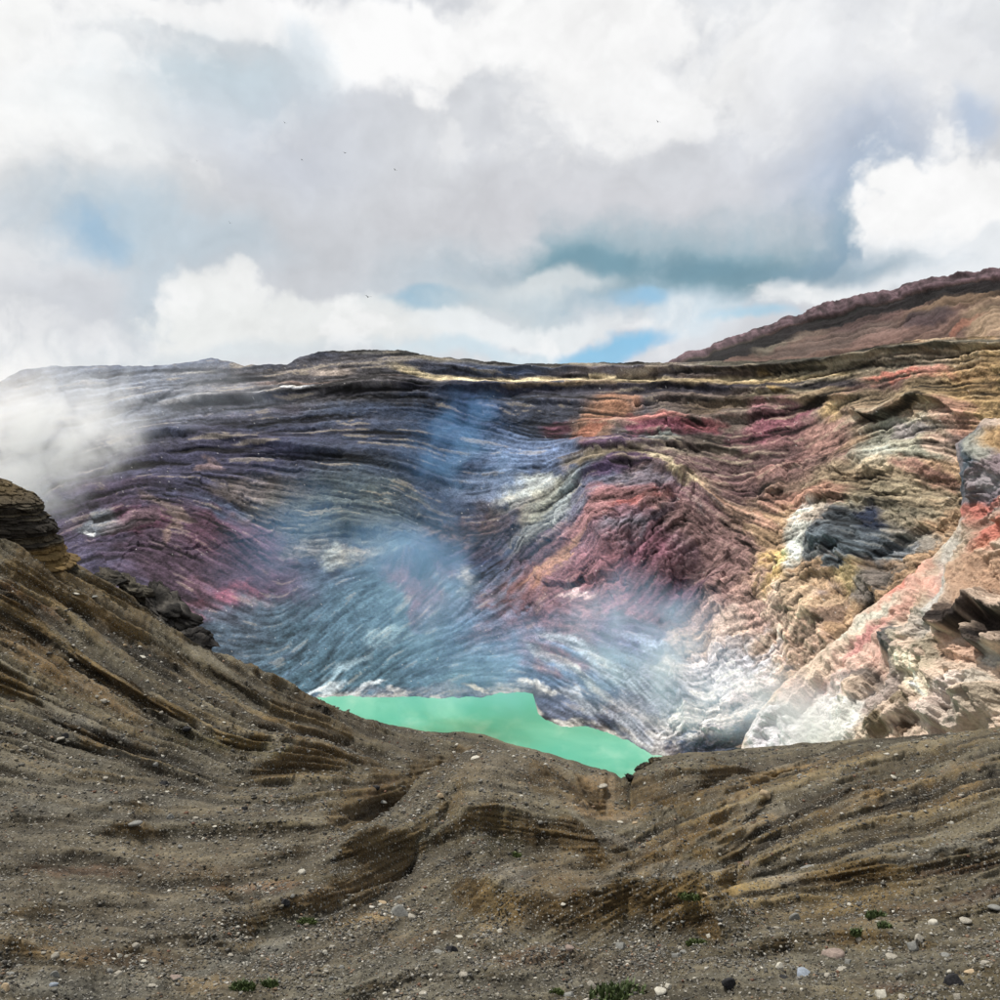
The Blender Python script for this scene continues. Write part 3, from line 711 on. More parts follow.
# ================================================================ CRATER LAKE
def lake():
    m = bpy.data.materials.new("lake_water"); m.use_nodes = True
    nt = m.node_tree; b = nt.nodes["Principled BSDF"]
    tc = N(nt, "ShaderNodeTexCoord").outputs["Object"]
    st = N(nt, "ShaderNodeVectorMath", operation='MULTIPLY'); nt.links.new(tc, st.inputs[0]); st.inputs[1].default_value = (1, 0.5, 1)
    n1 = noise(nt, st.outputs[0], 0.02, 5, 0.6, 0.6); n2 = noise(nt, st.outputs[0], 0.05, 4, 0.6)
    c = mixc(nt, maprange(nt, n1, 0.35, 0.7), CL(72, 152, 126), CL(116, 178, 152))
    c = mixc(nt, maprange(nt, n2, 0.52, 0.75, 0, 0.6), c, CL(142, 184, 162))
    c = mixc(nt, maprange(nt, noise(nt, st.outputs[0], 0.11, 5, 0.65, 1.0), 0.55, 0.75, 0, 0.35), c, CL(60, 140, 116))
    nt.links.new(c, b.inputs["Base Color"])
    b.inputs["Roughness"].default_value = 0.3; b.inputs["Specular IOR Level"].default_value = 0.5
    bp = N(nt, "ShaderNodeBump"); bp.inputs["Strength"].default_value = 0.25; bp.inputs["Distance"].default_value = 0.1
    nt.links.new(noise(nt, tc, 0.7, 4, 0.6), bp.inputs["Height"]); nt.links.new(bp.outputs[0], b.inputs["Normal"])
    xs = np.linspace(-125, 140, 40); ys = np.linspace(170, 440, 30)
    Xg, Yg = np.meshgrid(xs, ys)
    V = np.stack([Xg, Yg, np.full_like(Xg, LAKE_Z)], -1)
    add("lake_water", make_mesh("lake_water", V, grid_faces(30, 40)[:, ::-1], m), kind="structure", label="opaque turquoise green crater lake")
lake()
def base_ground():
    m = plain_rock("far_ground_soil", (86, 80, 70), 0.3, 0.05)
    n = 48; th = np.linspace(0, 2 * np.pi, n, endpoint=False)
    V = [(0, 0, -146)]
    for r in (600, 2500, 9000):
        V += [(r * math.cos(a), r * math.sin(a), -146) for a in th]
    fc = []
    for i in range(n):
        j = (i + 1) % n
        fc.append((0, 1 + i, 1 + j, 1 + j))
        for k in range(2):
            a = 1 + k * n; b = a + n
            fc.append((a + i, b + i, b + j, a + j))
    me = bpy.data.meshes.new("surrounding_ground")
    me.from_pydata(V, [], [f if f[2] != f[3] else f[:3] for f in fc]); me.materials.append(m)
    add("surrounding_ground", me, kind="structure")
base_ground()

# ================================================================ UPPER SLOPE behind the rim on the right
UT = [(650, 370), (675, 362), (700, 352), (740, 338), (780, 322.5), (820, 309), (860, 298), (900, 290), (940, 281), (965, 275), (1000, 271), (1115, 255), (1300, 232)]
UC, UR = 470, 110
u = np.concatenate([np.linspace(655, 1060, UC - 40), np.linspace(1060, 1300, 41)[1:]])
top = pl(UT, u) + 1.0 * fbm(u, u * 0, 22, 91, 5, 0.5)
bot = pl(RIM, u) + 14
X = np.broadcast_to(u, (UR, UC)).copy(); t = np.linspace(0, 1, UR)
Y = top[None] + t[:, None] * (bot - top)[None]
Rr = np.interp(u, [650, 760, 850, 930, 1000, 1110, 1300], [600, 560, 500, 455, 425, 385, 330])
R = Rr[None] * (1.0 + 0.22 * (1 - t[:, None]) * np.ones_like(u)[None])
P = at(X, Y, R); nrm = blur(sheet_normals(P), 3)
UD = [(660, 365, 15), (760, 335, 16), (860, 305, 14), (960, 285, 16), (760, 352, 12), (840, 335, 15), (900, 320, 22), (960, 320, 30), (1000, 330, 20), (860, 348, 8), (1100, 300, 20), (900, 300, 18)]
GU = Grain(640, 1120, 240, 400, UD, step=0.8, wobble=12, seed=11)
fi = GU.get(GU.smear(1.6, 24, 1, 1), X, Y); mi = GU.get(GU.smear(3.6, 50, 2, 2), X, Y); co = GU.get(GU.smear(8, 60, 3, 2), X, Y)
dt = Y - top[None]
bw = np.interp(u, [660, 700, 800, 900, 1000, 1110], [3, 6, 9, 9, 9, 9])[None] + 0.8 * fbm(X, Y * 0, 24, 93, 4)
H = 0.6 * np.tanh(mi) + 0.3 * fi + 1.6 * fbm(X, Y, 16, 92, 4) + 2.2 * (1 - smooth(bw - 1, bw + 1.2, dt)) + 0.25 * fbm(X, Y, 5, 94, 3) * (dt < bw)
P = P + nrm * H[..., None]
base = np.zeros(X.shape + (3,)) + lin((112, 84, 72))
en = 0.2 * co * 0.6 + 0.12 * fbm(X, Y, 8, 95, 3)
UP = [(740, 350, 60, 8, 14, (112, 106, 90), 0.8), (840, 340, 70, 10, 14, (108, 88, 80), 0.8), (900, 335, 60, 8, 18, (132, 98, 88), 0.7), (960, 300, 50, 8, 16, (116, 92, 66), 0.8),
      (930, 318, 26, 8, 10, (58, 46, 54), 0.8), (990, 318, 26, 16, 30, (176, 146, 112), 0.95), (965, 325, 30, 3.5, 28, (168, 104, 78), 0.8), (1040, 310, 60, 30, 20, (170, 140, 108), 0.9), (870, 320, 40, 6, 14, (100, 72, 72), 0.6), (800, 335, 30, 3, 14, (150, 128, 112), 0.5)]
C = paint(base, UP, X + 6 * fbm(X, Y, 24, 96, 4), Y + 3 * fbm(X, Y, 18, 97, 4), en)
band = 1 - smooth(bw - 0.6, bw + 0.8, dt)
bandc = lin((100, 76, 84)) * (1 + 0.6 * np.tanh(fbm(X, Y, 6, 98, 4) * 1.6))[..., None]
C = C + (bandc - C) * band[..., None]
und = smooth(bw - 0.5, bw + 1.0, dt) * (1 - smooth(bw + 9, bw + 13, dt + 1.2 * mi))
C = C + (lin((20, 17, 22)) - C) * (0.97 * und)[..., None]  # shadow under the ridge band, painted near black on the slope
C = C * np.clip(1 + 0.25 * np.tanh(fi) + 0.3 * np.tanh(mi), 0.4, 2)[..., None]
g_ = C.mean(-1, keepdims=True); C = g_ + (C - g_) * 0.75
C = np.clip(C * ALB * 0.8, 0.004, 0.7)
back = []
for k in range(1, 9):
    q = P[0].copy(); q[:, :2] *= 1 + 0.015 * k; q[:, 2] += 1.0 * k - 0.4 * k * k
    back.append(q)
PV = np.concatenate([np.array(back[::-1]), P], 0); CV = np.concatenate([np.repeat(C[:1], 8, 0), C], 0)
add("upper_hillside", make_mesh("upper_hillside", PV, grid_faces(*PV.shape[:2]), M_spur, CV), kind="structure", label="brown upper slope with a dark reddish ridge behind the crater rim")

# ================================================================ PALE SPUR on the right
SE = [(418, 985), (428, 977), (436, 968), (445, 957), (456, 959), (470, 961), (485, 964), (510, 961), (530, 957), (545, 943), (565, 922), (585, 900), (605, 871), (618, 854), (630, 848), (640, 838), (655, 819), (670, 801), (695, 775), (715, 757), (740, 745), (775, 733)]
SR_, SCn = 370, 400
v = np.linspace(418, 775, SR_)
xl = np.interp(v, [a for a, b in SE], [b for a, b in SE]) + 1.5 * fbm(v, v * 0, 14, 101, 5, 0.7)
t = np.concatenate([np.linspace(0, 0.55, 345), np.linspace(0.55, 1, 56)[1:]])
X = xl[:, None] + t[None] * (1360 - xl)[:, None]; Y = np.broadcast_to(v[:, None], X.shape).copy()
sp = [(980, 420, 320), (958, 450, 312), (962, 500, 305), (920, 565, 300), (870, 605, 298), (820, 655, 292), (775, 695, 288), (745, 745, 282), (730, 775, 275),
      (1000, 430, 300), (1000, 500, 272), (1000, 560, 258), (1000, 600, 244), (1000, 650, 232), (1000, 700, 222), (1000, 775, 205), (1110, 430, 270), (1110, 600, 215), (1110, 770, 185), (1360, 430, 225), (1360, 600, 180), (1360, 770, 150),
      (900, 640, 268), (930, 600, 262), (880, 700, 255), (930, 700, 240), (830, 720, 262), (860, 660, 274)]
sp = np.array(sp, float)
R = tps(sp[:, :2], sp[:, 2], X, Y, reg=0.002)
P = at(X, Y, R); nrm = blur(sheet_normals(blur(P, 4)), 5); nrm /= np.linalg.norm(nrm, axis=-1, keepdims=True)
SD = [(980, 440, 70), (970, 480, 65), (1000, 480, 40), (1000, 540, 20), (940, 570, 55), (900, 620, 50), (860, 660, 45), (800, 700, 50), (780, 730, 45), (940, 600, 80), (930, 640, 75), (900, 660, 60), (890, 700, 60), (960, 640, -30), (1000, 640, -25), (960, 690, -50), (920, 690, -50), (980, 700, 35), (1000, 740, 20), (900, 740, 50), (970, 590, 30), (1100, 600, 10), (850, 720, 70), (1000, 590, 15)]
GS = Grain(700, 1120, 400, 800, SD, step=0.8, wobble=16, seed=21)
fi = GS.get(GS.smear(1.6, 16, 1, 1), X, Y); mi = GS.get(GS.smear(3.8, 40, 2, 2), X, Y); co = GS.get(GS.smear(8, 45, 3, 2), X, Y)
Xf, Yf, ca, cb, ce, cs = faulted(X, Y, 1.0, 77, 40, 15)
el_ = smooth(0, 12, X - xl[:, None])
ch = fbm(X, Y, 36, 102, 5, 0.6); rg = 1 - np.abs(fbm(X + 8 * ch, Y, 44, 103, 4, 0.6))
rg2 = 1 - np.abs(fbm(X + 4 * ch, Y, 17, 110, 4, 0.65))
H = 0.3 * np.tanh(mi) + 0.15 * fi + 0.8 * ch + 2.6 * (rg - 0.6) + 0.4 * co + 0.5 * (rg2 - 0.6) + 0.25 * fbm(X, Y, 7, 99, 4, 0.65) + 0.3 * ca + 0.15 * cb - 0.5 * (1 - smooth(0, 0.1, cs))
H += 2.2 * facets(X, Y, 38, 81, 2.0, 48) + 0.6 * facets(X, Y, 15, 82, 1.8, 50) + 0.2 * facets(X, Y, 6, 83, 1.5, 40)
H += 4 * bump(895, 640, 14, 26, 60, X, Y) * 1 - 4 * bump(910, 600, 7, 50, -28, X, Y) + 5 * bump(955, 680, 30, 30, 0, X, Y) - 3.5 * bump(935, 585, 8, 40, -12, X, Y)
H += ledge([(945, 628), (958, 634), (975, 625), (985, 612), (1010, 622), (1110, 628)], X, Y, 7, 16, 3, 4) + ledge([(978, 640), (988, 652), (1000, 655), (1110, 650)], X, Y, 6, 16, 3, 4)
H += ledge([(870, 740), (900, 720), (915, 712), (960, 735), (1000, 715)], X, Y, 4, 20, 4) + 4 * bump(985, 705, 24, 12, 30, X, Y)
P = P + nrm * (H * (0.25 + 0.75 * el_))[..., None]
base = np.zeros(X.shape + (3,)) + lin((188, 166, 146))
en = 0.16 * co * 0.6 + 0.12 * fbm(X, Y, 8, 105, 4)
SPP = [
    (975, 480, 40, 60, 0, (104, 98, 104), 0.95), (968, 465, 8, 40, -8, (70, 84, 96), 0.9), (980, 445, 14, 14, 0, (150, 150, 138), 0.8), (1000, 470, 40, 20, 30, (122, 106, 110), 0.8), (985, 482, 10, 12, 40, (160, 156, 160), 0.5), (990, 500, 26, 10, 30, (92, 84, 92), 0.8),
    (1000, 440, 20, 12, 0, (160, 128, 84), 0.9),
    (972, 512, 16, 9, 10, (176, 100, 84), 0.85), (990, 530, 30, 16, 10, (172, 94, 76), 0.85), (1005, 515, 30, 5, 15, (160, 140, 124), 0.8), (970, 530, 9, 14, 0, (170, 124, 104), 0.6), (1060, 530, 50, 30, 0, (180, 106, 84), 0.8), (1000, 505, 20, 4, 20, (186, 104, 88), 0.6),
    (985, 570, 40, 22, 10, (158, 124, 98), 0.9), (960, 580, 14, 24, 0, (160, 130, 106), 0.8), (975, 548, 30, 7, 10, (176, 112, 88), 0.7),
    (955, 545, 18, 26, -30, (156, 142, 122), 0.8),
    (938, 590, 10, 50, -16, (166, 162, 154), 0.95), (945, 560, 6, 30, -28, (176, 170, 160), 0.8), (935, 610, 8, 16, 0, (164, 160, 154), 0.8),
    (900, 600, 12, 44, -52, (190, 142, 126), 0.9), (885, 610, 5, 34, -52, (192, 176, 156), 0.7), (905, 580, 5, 30, -50, (198, 110, 92), 0.7), (868, 622, 6, 34, -54, (176, 174, 160), 0.8),
    (870, 650, 16, 26, -50, (196, 156, 142), 0.9), (850, 665, 26, 14, 40, (198, 166, 150), 0.9), (865, 640, 4, 26, -50, (186, 120, 118), 0.7), (830, 690, 30, 14, 35, (190, 168, 160), 0.8), (810, 690, 16, 4, 40, (190, 120, 108), 0.5),
    (915, 605, 8, 20, -15, (146, 130, 110), 0.8), (920, 625, 12, 14, 0, (158, 150, 140), 0.7),
    (898, 640, 10, 22, -8, (82, 84, 82), 0.95), (890, 636, 5, 14, 0, (52, 58, 64), 0.8), (898, 660, 12, 16, -25, (112, 104, 100), 0.8), (880, 695, 10, 40, -38, (136, 124, 120), 0.8),
    (862, 674, 14, 9, 20, (96, 88, 84), 0.9), (850, 680, 8, 6, 0, (120, 112, 108), 0.7),
    (930, 645, 14, 10, 10, (144, 134, 114), 0.8), (945, 655, 16, 9, -20, (134, 124, 104), 0.8),
    (912, 675, 14, 22, 30, (226, 208, 180), 0.95), (930, 690, 18, 8, -30, (228, 212, 188), 0.9), (935, 672, 14, 12, -30, (150, 142, 118), 0.6), (905, 640, 4, 9, 0, (206, 192, 168), 0.5),
    (905, 700, 14, 8, -30, (130, 116, 92), 0.9), (915, 708, 20, 5, -25, (94, 82, 62), 0.7), (880, 725, 14, 16, 0, (96, 84, 62), 0.95), (868, 730, 5, 16, 10, (190, 180, 160), 0.5), (908, 728, 10, 7, 10, (70, 52, 36), 0.95),
    (965, 615, 20, 14, 20, (78, 66, 58), 0.98, 0.2), (962, 626, 14, 9, 0, (40, 34, 32), 0.9, 0.25), (980, 602, 22, 5, 20, (84, 66, 54), 0.7), (998, 630, 20, 18, 20, (52, 44, 40), 0.97, 0.2), (993, 648, 14, 9, 0, (26, 22, 22), 0.9, 0.25), (1040, 635, 40, 20, 0, (70, 58, 50), 0.8),
    (955, 650, 10, 20, 40, (190, 152, 126), 0.8), (975, 655, 10, 10, 0, (176, 140, 118), 0.8), (1000, 662, 12, 8, -20, (146, 146, 140), 0.8),
    (965, 695, 12, 20, -30, (202, 186, 176), 0.8), (985, 685, 14, 9, 0, (178, 170, 156), 0.8), (1000, 705, 22, 12, 25, (150, 138, 118), 0.8), (940, 715, 20, 12, 30, (190, 170, 160), 0.7), (960, 720, 20, 14, 10, (178, 166, 154), 0.7), (985, 722, 14, 8, 20, (160, 146, 128), 0.8),
    (800, 725, 60, 34, 20, (196, 194, 192), 0.95), (845, 720, 16, 26, -20, (206, 206, 198), 0.9), (830, 745, 30, 10, 0, (190, 188, 180), 0.7), (770, 725, 26, 26, 30, (186, 182, 188), 0.8), (790, 690, 16, 12, 35, (196, 160, 146), 0.6), (840, 695, 9, 7, 0, (160, 170, 186), 0.7),
]
C = paint(base, SPP, X + 5 * fbm(X, Y, 22, 106, 5, 0.65), Y + 5 * fbm(X, Y, 20, 107, 5, 0.65), en)
crack = smooth(0.93, 0.99, 1 - np.abs(fbm(X + 3 * mi, Y, 26, 108, 4, 0.65)))
C = C * np.clip(1 + 0.13 * np.tanh(fi) + 0.12 * np.tanh(mi) + 0.10 * fbm(X, Y, 12, 109, 4), 0.4, 2)[..., None]
C = C * (1 - 0.4 * crack)[..., None]
g_ = C.mean(-1, keepdims=True); C = g_ + (C - g_) * 0.85
C = np.clip(C * ALB * 1.38, 0.004, 0.75)
bk = []
for k in range(1, 11):
    bk.append(at(xl + 2.2 * k, v, R[:, 0] * (1 + 0.018 * k)))
bk = np.stack(bk[::-1], 1)
PV = np.concatenate([bk, P], 1); CV = np.concatenate([np.repeat(C[:, :1], 10, 1), C], 1)
add("rock_spur_terrain", make_mesh("rock_spur_terrain", PV, grid_faces(*PV.shape[:2]), M_spur, CV), kind="structure", label="pale pink and cream eroded spur on the right of the crater")

# ================================================================ FOREGROUND GROUND
FT = [(-420, 380), (-140, 470), (-40, 515), (0, 532), (30, 545), (58, 556), (90, 570), (120, 590), (160, 618), (190, 640), (215, 653), (235, 661), (255, 669), (300, 692), (330, 706), (345, 712), (380, 722), (400, 727), (430, 732), (465, 732), (485, 735),
      (505, 743), (530, 748), (560, 757), (590, 766), (608, 771), (622, 775.5), (632, 775), (640, 769), (655, 757), (680, 754), (720, 751), (760, 747), (800, 743), (850, 740), (900, 737), (940, 733), (970, 731), (1000, 727), (1140, 708), (1420, 672)]
FRr = [(-420, 96), (-140, 105), (0, 112), (60, 116), (215, 126), (340, 138), (430, 146), (480, 132), (560, 124), (620, 112), (655, 120), (760, 135), (900, 138), (1000, 132), (1140, 122), (1420, 110)]
NA, NB = 420, 26
FN = NA + NB
u = np.concatenate([np.linspace(-420, -50, 90)[:-1], np.linspace(-50, 1050, 970), np.linspace(1050, 1420, 90)[1:]]); FC_ = len(u)
top = pl(FT, u) + 0.8 * fbm(u, u * 0, 12, 111, 5, 0.65) * smooth(215, 240, u) + 0.8 * fbm(u, u * 0, 5, 112, 3) * (np.abs(u - 640) < 40)
t = np.linspace(0, 1, FN) ** 1.0
X = np.broadcast_to(u, (FN, FC_)).copy(); t = np.linspace(0, 1, NA)
Y = np.concatenate([top[None] + t[:, None] * (1032 - top)[None], np.repeat(1032 + np.linspace(0, 1, NB + 1)[1:, None] * 230, FC_, 1)], 0)
fr = [(x, pl(FT, x), r) for x, r in FRr]
fr += [(-420, 1260, 13), (0, 1260, 14), (500, 1260, 14), (1000, 1260, 14), (1420, 1260, 13), (-420, 1000, 27), (-420, 800, 46), (-420, 600, 72), (1420, 1000, 27), (1420, 850, 50), (-140, 1080, 24), (200, 1080, 24), (500, 1080, 24), (800, 1080, 24), (1140, 1080, 24),
       (-140, 1000, 30), (0, 1000, 30), (250, 1000, 31), (500, 1000, 31), (750, 1000, 31), (1000, 1000, 30), (1140, 1000, 30),
       (0, 900, 43), (200, 900, 44), (400, 900, 46), (600, 900, 48), (800, 900, 47), (1000, 900, 44), (1140, 900, 42), (-140, 900, 41),
       (0, 800, 58), (200, 800, 62), (350, 800, 70), (470, 800, 80), (600, 800, 85), (700, 800, 78), (850, 800, 74), (1000, 800, 70), (1140, 800, 64), (-140, 800, 54),
       (0, 700, 76), (150, 700, 86), (280, 720, 98), (-140, 700, 70), (0, 620, 92), (100, 630, 104), (-140, 600, 86), (350, 760, 98), (440, 765, 110), (540, 780, 104)]
fr = np.array(fr, float)
R = np.exp(tps(fr[:, :2], np.log(fr[:, 2]), X, Y, reg=0.002))
Rt = np.interp(u, [a for a, b in FRr], [b for a, b in FRr])
R = R * (1 + (Rt / R[0] - 1)[None] * np.exp(-(Y - top[None]) / 40.0))
FDR = [(0, 560, -24), (50, 600, -30), (100, 640, -34), (200, 670, -34), (250, 700, -30), (300, 700, -24), (350, 740, -26), (420, 750, -22), (50, 700, -28), (150, 700, -32), (150, 760, -18), (50, 790, -8), (50, 840, -2), (200, 840, 0), (300, 790, 0), (350, 800, 12),
       (300, 880, 10), (100, 900, -3), (100, 960, -6), (420, 870, 25), (400, 820, 30), (440, 780, 38), (480, 790, 5), (530, 760, -16), (570, 790, -30), (590, 830, -8), (500, 830, 0), (560, 820, -12), (620, 800, 15), (600, 870, 5), (600, 925, 32), (520, 910, 40), (680, 920, 25), (460, 900, 48),
       (660, 800, 30), (700, 800, 25), (760, 790, 14), (800, 800, 20), (900, 770, 15), (950, 830, 20), (700, 850, 32), (780, 850, 22), (800, 885, 6), (900, 870, 12), (950, 900, 14), (700, 770, 8), (1000, 760, 12), (850, 750, 8),
       (0, 1000, 0), (250, 960, 10), (350, 940, 22), (500, 980, 8), (700, 980, 0), (900, 960, 5), (1000, 1000, 8), (300, 1000, 12)]
GF = Grain(-100, 1100, 450, 1090, FDR, step=1.0, wobble=11, seed=31)
f_fine = GF.smear(1.8, 20, 1, 2); f_mid = GF.smear(4.5, 70, 2, 2); f_big = GF.smear(14, 130, 3, 2); f_col = GF.smear(8, 60, 4, 2)
f_rill = GF.smear(8, 190, 5, 2); f_band = GF.smear(3.6, 150, 6, 2)
fi, mi, bi, co, ri, bd = (GF.get(g, X, Y) for g in (f_fine, f_mid, f_big, f_col, f_rill, f_band))
left_slope = smooth(430, 300, X) * smooth(820, 740, Y - 0.1 * X)
right_slope = smooth(600, 680, X) * smooth(930, 890, Y)
near = smooth(860, 980, Y)
slp = np.maximum(left_slope, right_slope)
Hp = 2.2 * bi * (0.8 + 0.8 * left_slope) + 3.0 * fbm(X, Y * 1.6, 60, 113, 5, 0.5) + (0.8 + 6.5 * slp) * (0.5 - np.abs(np.tanh(ri * 1.3)))
wl = 2.0 * fbm(X, Y, 30, 115, 4)
FL = [  # banks: crest line, height px, up px, down px
    ([(0, 556), (60, 580), (120, 610), (200, 660), (260, 690), (330, 722), (400, 748), (460, 772)], 6, 26, 3.5),
    ([(0, 590), (60, 630), (120, 672), (170, 700), (230, 730), (300, 752)], 7, 30, 4),
    ([(70, 570), (140, 612), (200, 645), (300, 700), (380, 728), (450, 745)], 5, 16, 3),
    ([(-40, 640), (40, 690), (90, 730), (140, 748)], 6, 30, 5),
    ([(240, 700), (290, 722), (330, 730)], 5, 14, 3.5), ([(150, 690), (200, 718), (260, 736), (300, 742)], 5, 18, 3.5),
    ([(380, 718), (440, 740), (500, 762)], 3, 14, 3),
    ([(250, 760), (300, 756), (350, 758), (390, 770)], 7, 22, 6),
    ([(40, 778), (110, 772), (200, 790), (260, 800)], 4, 26, 5),
    ([(0, 862), (80, 850), (160, 872), (230, 868), (300, 850), (350, 842)], 5, 30, 6),
    ([(350, 846), (400, 834), (440, 826), (500, 822), (560, 828), (610, 846)], 14, 40, 3.5),
    ([(395, 800), (430, 780), (462, 757), (490, 750)], 9, 18, 16),
    ([(545, 800), (570, 812), (590, 822)], 4, 12, 4), ([(520, 752), (560, 768), (600, 790)], 4, 12, 5),
    ([(455, 862), (480, 880), (540, 893), (600, 900), (660, 894), (700, 893), (735, 900)], 17, 24, 8),
    ([(610, 905), (660, 903), (700, 905), (722, 918)], 13, 20, 4),
    ([(440, 862), (470, 846), (500, 852)], 8, 18, 10),
    ([(215, 912), (260, 902), (310, 898), (345, 886), (400, 868)], 8, 24, 5),
    ([(300, 868), (360, 862), (420, 850)], 6, 16, 8),
    ([(-20, 936), (30, 940), (60, 950), (95, 957)], 9, 20, 6),
    ([(640, 778), (700, 787), (740, 786), (800, 765), (880, 745), (1000, 733)], 5, 20, 4),
    ([(640, 812), (700, 812), (760, 806), (830, 800), (900, 790), (1000, 765)], 7, 22, 6),
    ([(690, 848), (740, 838), (820, 822), (900, 800), (1000, 778)], 5, 22, 5),
    ([(700, 868), (760, 862), (820, 850), (900, 826), (1000, 800)], 5, 22, 5),
    ([(820, 874), (860, 866), (920, 862), (1000, 838)], 10, 24, 7),
    ([(880, 920), (940, 912), (1000, 898)], 7, 24, 6),
    ([(545, 868), (600, 856), (660, 848), (740, 856)], 6, 18, 4), ([(90, 836), (200, 824), (330, 832)], 6, 26, 4), ([(0, 812), (90, 818), (190, 806)], 5, 22, 4),
    ([(0, 908), (60, 896), (130, 900)], 6, 24, 4), ([(330, 990), (420, 968), (540, 976)], 5, 26, 4), ([(740, 940), (840, 930), (960, 938)], 6, 24, 4), ([(120, 940), (200, 930), (250, 940)], 6, 22, 4),
    ([(440, 925), (520, 960), (600, 958)], 4, 20, 4), ([(620, 985), (720, 978), (800, 988)], 4, 20, 4), ([(860, 975), (930, 962), (1010, 966)], 5, 22, 4),
    ([(560, 968), (640, 962), (700, 966)], 3, 20, 5), ([(100, 905), (160, 912), (220, 905)], 4, 18, 4),
]
wl2 = wl * 1.0
def fl_gain(pts): return 2.6 if (pts[0][0] < 400 and pts[0][1] < 775) else 2.0
for pts, h, up, dn in FL:                          # a crest raised by h rows shows h rows higher, so its line is set that much nearer
    g_ = h * fl_gain(pts)
    Hp += ledge(pts, X, Y + wl2 - g_, g_ * (1 + 0.3 * fbm(X, Y * 0, 60, 122, 3)), up, dn, 45)
Hp += 46 * bump(505, 818, 82, 30, 0, X, Y) - 34 * bump(618, 790, 22, 30, -25, X, Y) - 34 * bump(405, 800, 64, 10, 36, X, Y) + 16 * bump(700, 800, 60, 26, 12, X, Y) + 18 * bump(330, 800, 60, 20, 0, X, Y) - 6 * bump(290, 945, 60, 14, 10, X, Y)
Hp += -8 * bump(645, 772, 12, 8, 0, X, Y) * 0 + 5 * bump(760, 900, 70, 30, 0, X, Y)
Hp *= 0.12 + 0.88 * smooth(0, 26, Y - top[None])
P = at(X, Y, R)
dist = np.linalg.norm(P, axis=-1)
Yv = Y + 26                                        # the V-shaped notch and the gullies that feed it
def cut(line, half, depth, y0, y1):
    xc = np.interp(Yv, [a for a, b in line], [b for a, b in line]) + 3 * fbm(X, Yv, 18, 151, 3)
    return -depth * np.exp(-np.abs(X - xc) / half) * smooth(y0, y0 + 12, Yv) * (1 - smooth(y1 - 16, y1, Yv))
Hp += cut([(765, 634), (790, 614), (812, 604), (846, 574)], 20, 26, 800, 862)
Hp += cut([(780, 640), (800, 628), (824, 640), (850, 690)], 10, 20, 800, 862)
Hp += cut([(772, 462), (790, 440), (815, 405), (850, 345)], 12, 34, 772, 856)
Hp += cut([(845, 470), (870, 440), (900, 400), (930, 340)], 12, 22, 850, 940) + cut([(860, 735), (890, 745), (925, 722), (950, 700)], 14, 20, 880, 950)
Hp += cut([(880, 180), (930, 250), (960, 262), (990, 240)], 16, 14, 890, 990) + cut([(770, 840), (800, 790), (830, 700), (850, 660)], 9, 16, 776, 852)
Hp = blur(blur(Hp, 1), 1)
P[..., 2] += Hp * dist / F
# keep the crest of the land where it belongs
Yd = pix(P)[1]; lift = top - Yd.min(0)
lift = np.convolve(np.pad(lift, 12, mode='edge'), np.ones(25) / 25, 'valid')
P[..., 2] -= lift[None] * np.exp(-(Y - top[None]) / 70.0) * dist / F
# share the rows out evenly over the relief, so that steep bank faces keep their detail
Yd = pix(P)[1]
step_ = np.maximum(np.abs(np.diff(Yd, axis=0)), 0.35)
cum = np.concatenate([np.zeros((1, FC_)), np.cumsum(step_, 0)], 0)
for j in range(FC_):
    cj = cum[:NA, j]; q = np.linspace(0, cj[-1], NA)
    for k in range(3): P[:NA, j, k] = np.interp(q, cj, P[:NA, j, k])
    Y[:NA, j] = np.interp(q, cj, Y[:NA, j]); R[:NA, j] = np.interp(q, cj, R[:NA, j])
dist = np.linalg.norm(P, axis=-1)
wl2 = 2.0 * fbm(X, Y, 30, 115, 4)
slp = np.maximum(smooth(430, 300, X) * smooth(820, 740, Y - 0.1 * X), smooth(600, 680, X) * smooth(930, 890, Y)); left_slope = smooth(430, 300, X) * smooth(820, 740, Y - 0.1 * X); near = smooth(860, 980, Y)
X0, Y0 = X, Y
X, Y = (a.astype(np.float32) for a in pix(P))
fi, mi, co, bd = (GF.get(g, X, Y) for g in (f_fine, f_mid, f_col, f_band))
nr = blur(sheet_normals(blur(P, 2)), 3); nr /= np.linalg.norm(nr, axis=-1, keepdims=True)
Hn = (1.0 * np.tanh(mi * 1.3) * (0.6 + 0.9 * slp + 1.0 * left_slope) + 0.4 * fi + (0.25 + 0.9 * slp) * np.tanh(bd * 1.8) + 1.3 * fbm(X, Y * 1.3, 20, 125, 5, 0.6)
      + near * (1.2 * fbm(X, Y * 1.3, 11, 114, 4, 0.6) + 1.0 * np.maximum(fbm(X, Y * 1.3, 5, 119, 3, 0.7), 0)) + 0.5 * fbm(X, Y * 1.4, 6, 120, 3))
P = P + nr * (Hn * (0.2 + 0.8 * smooth(0, 20, Y0 - top[None])) * dist / F)[..., None]
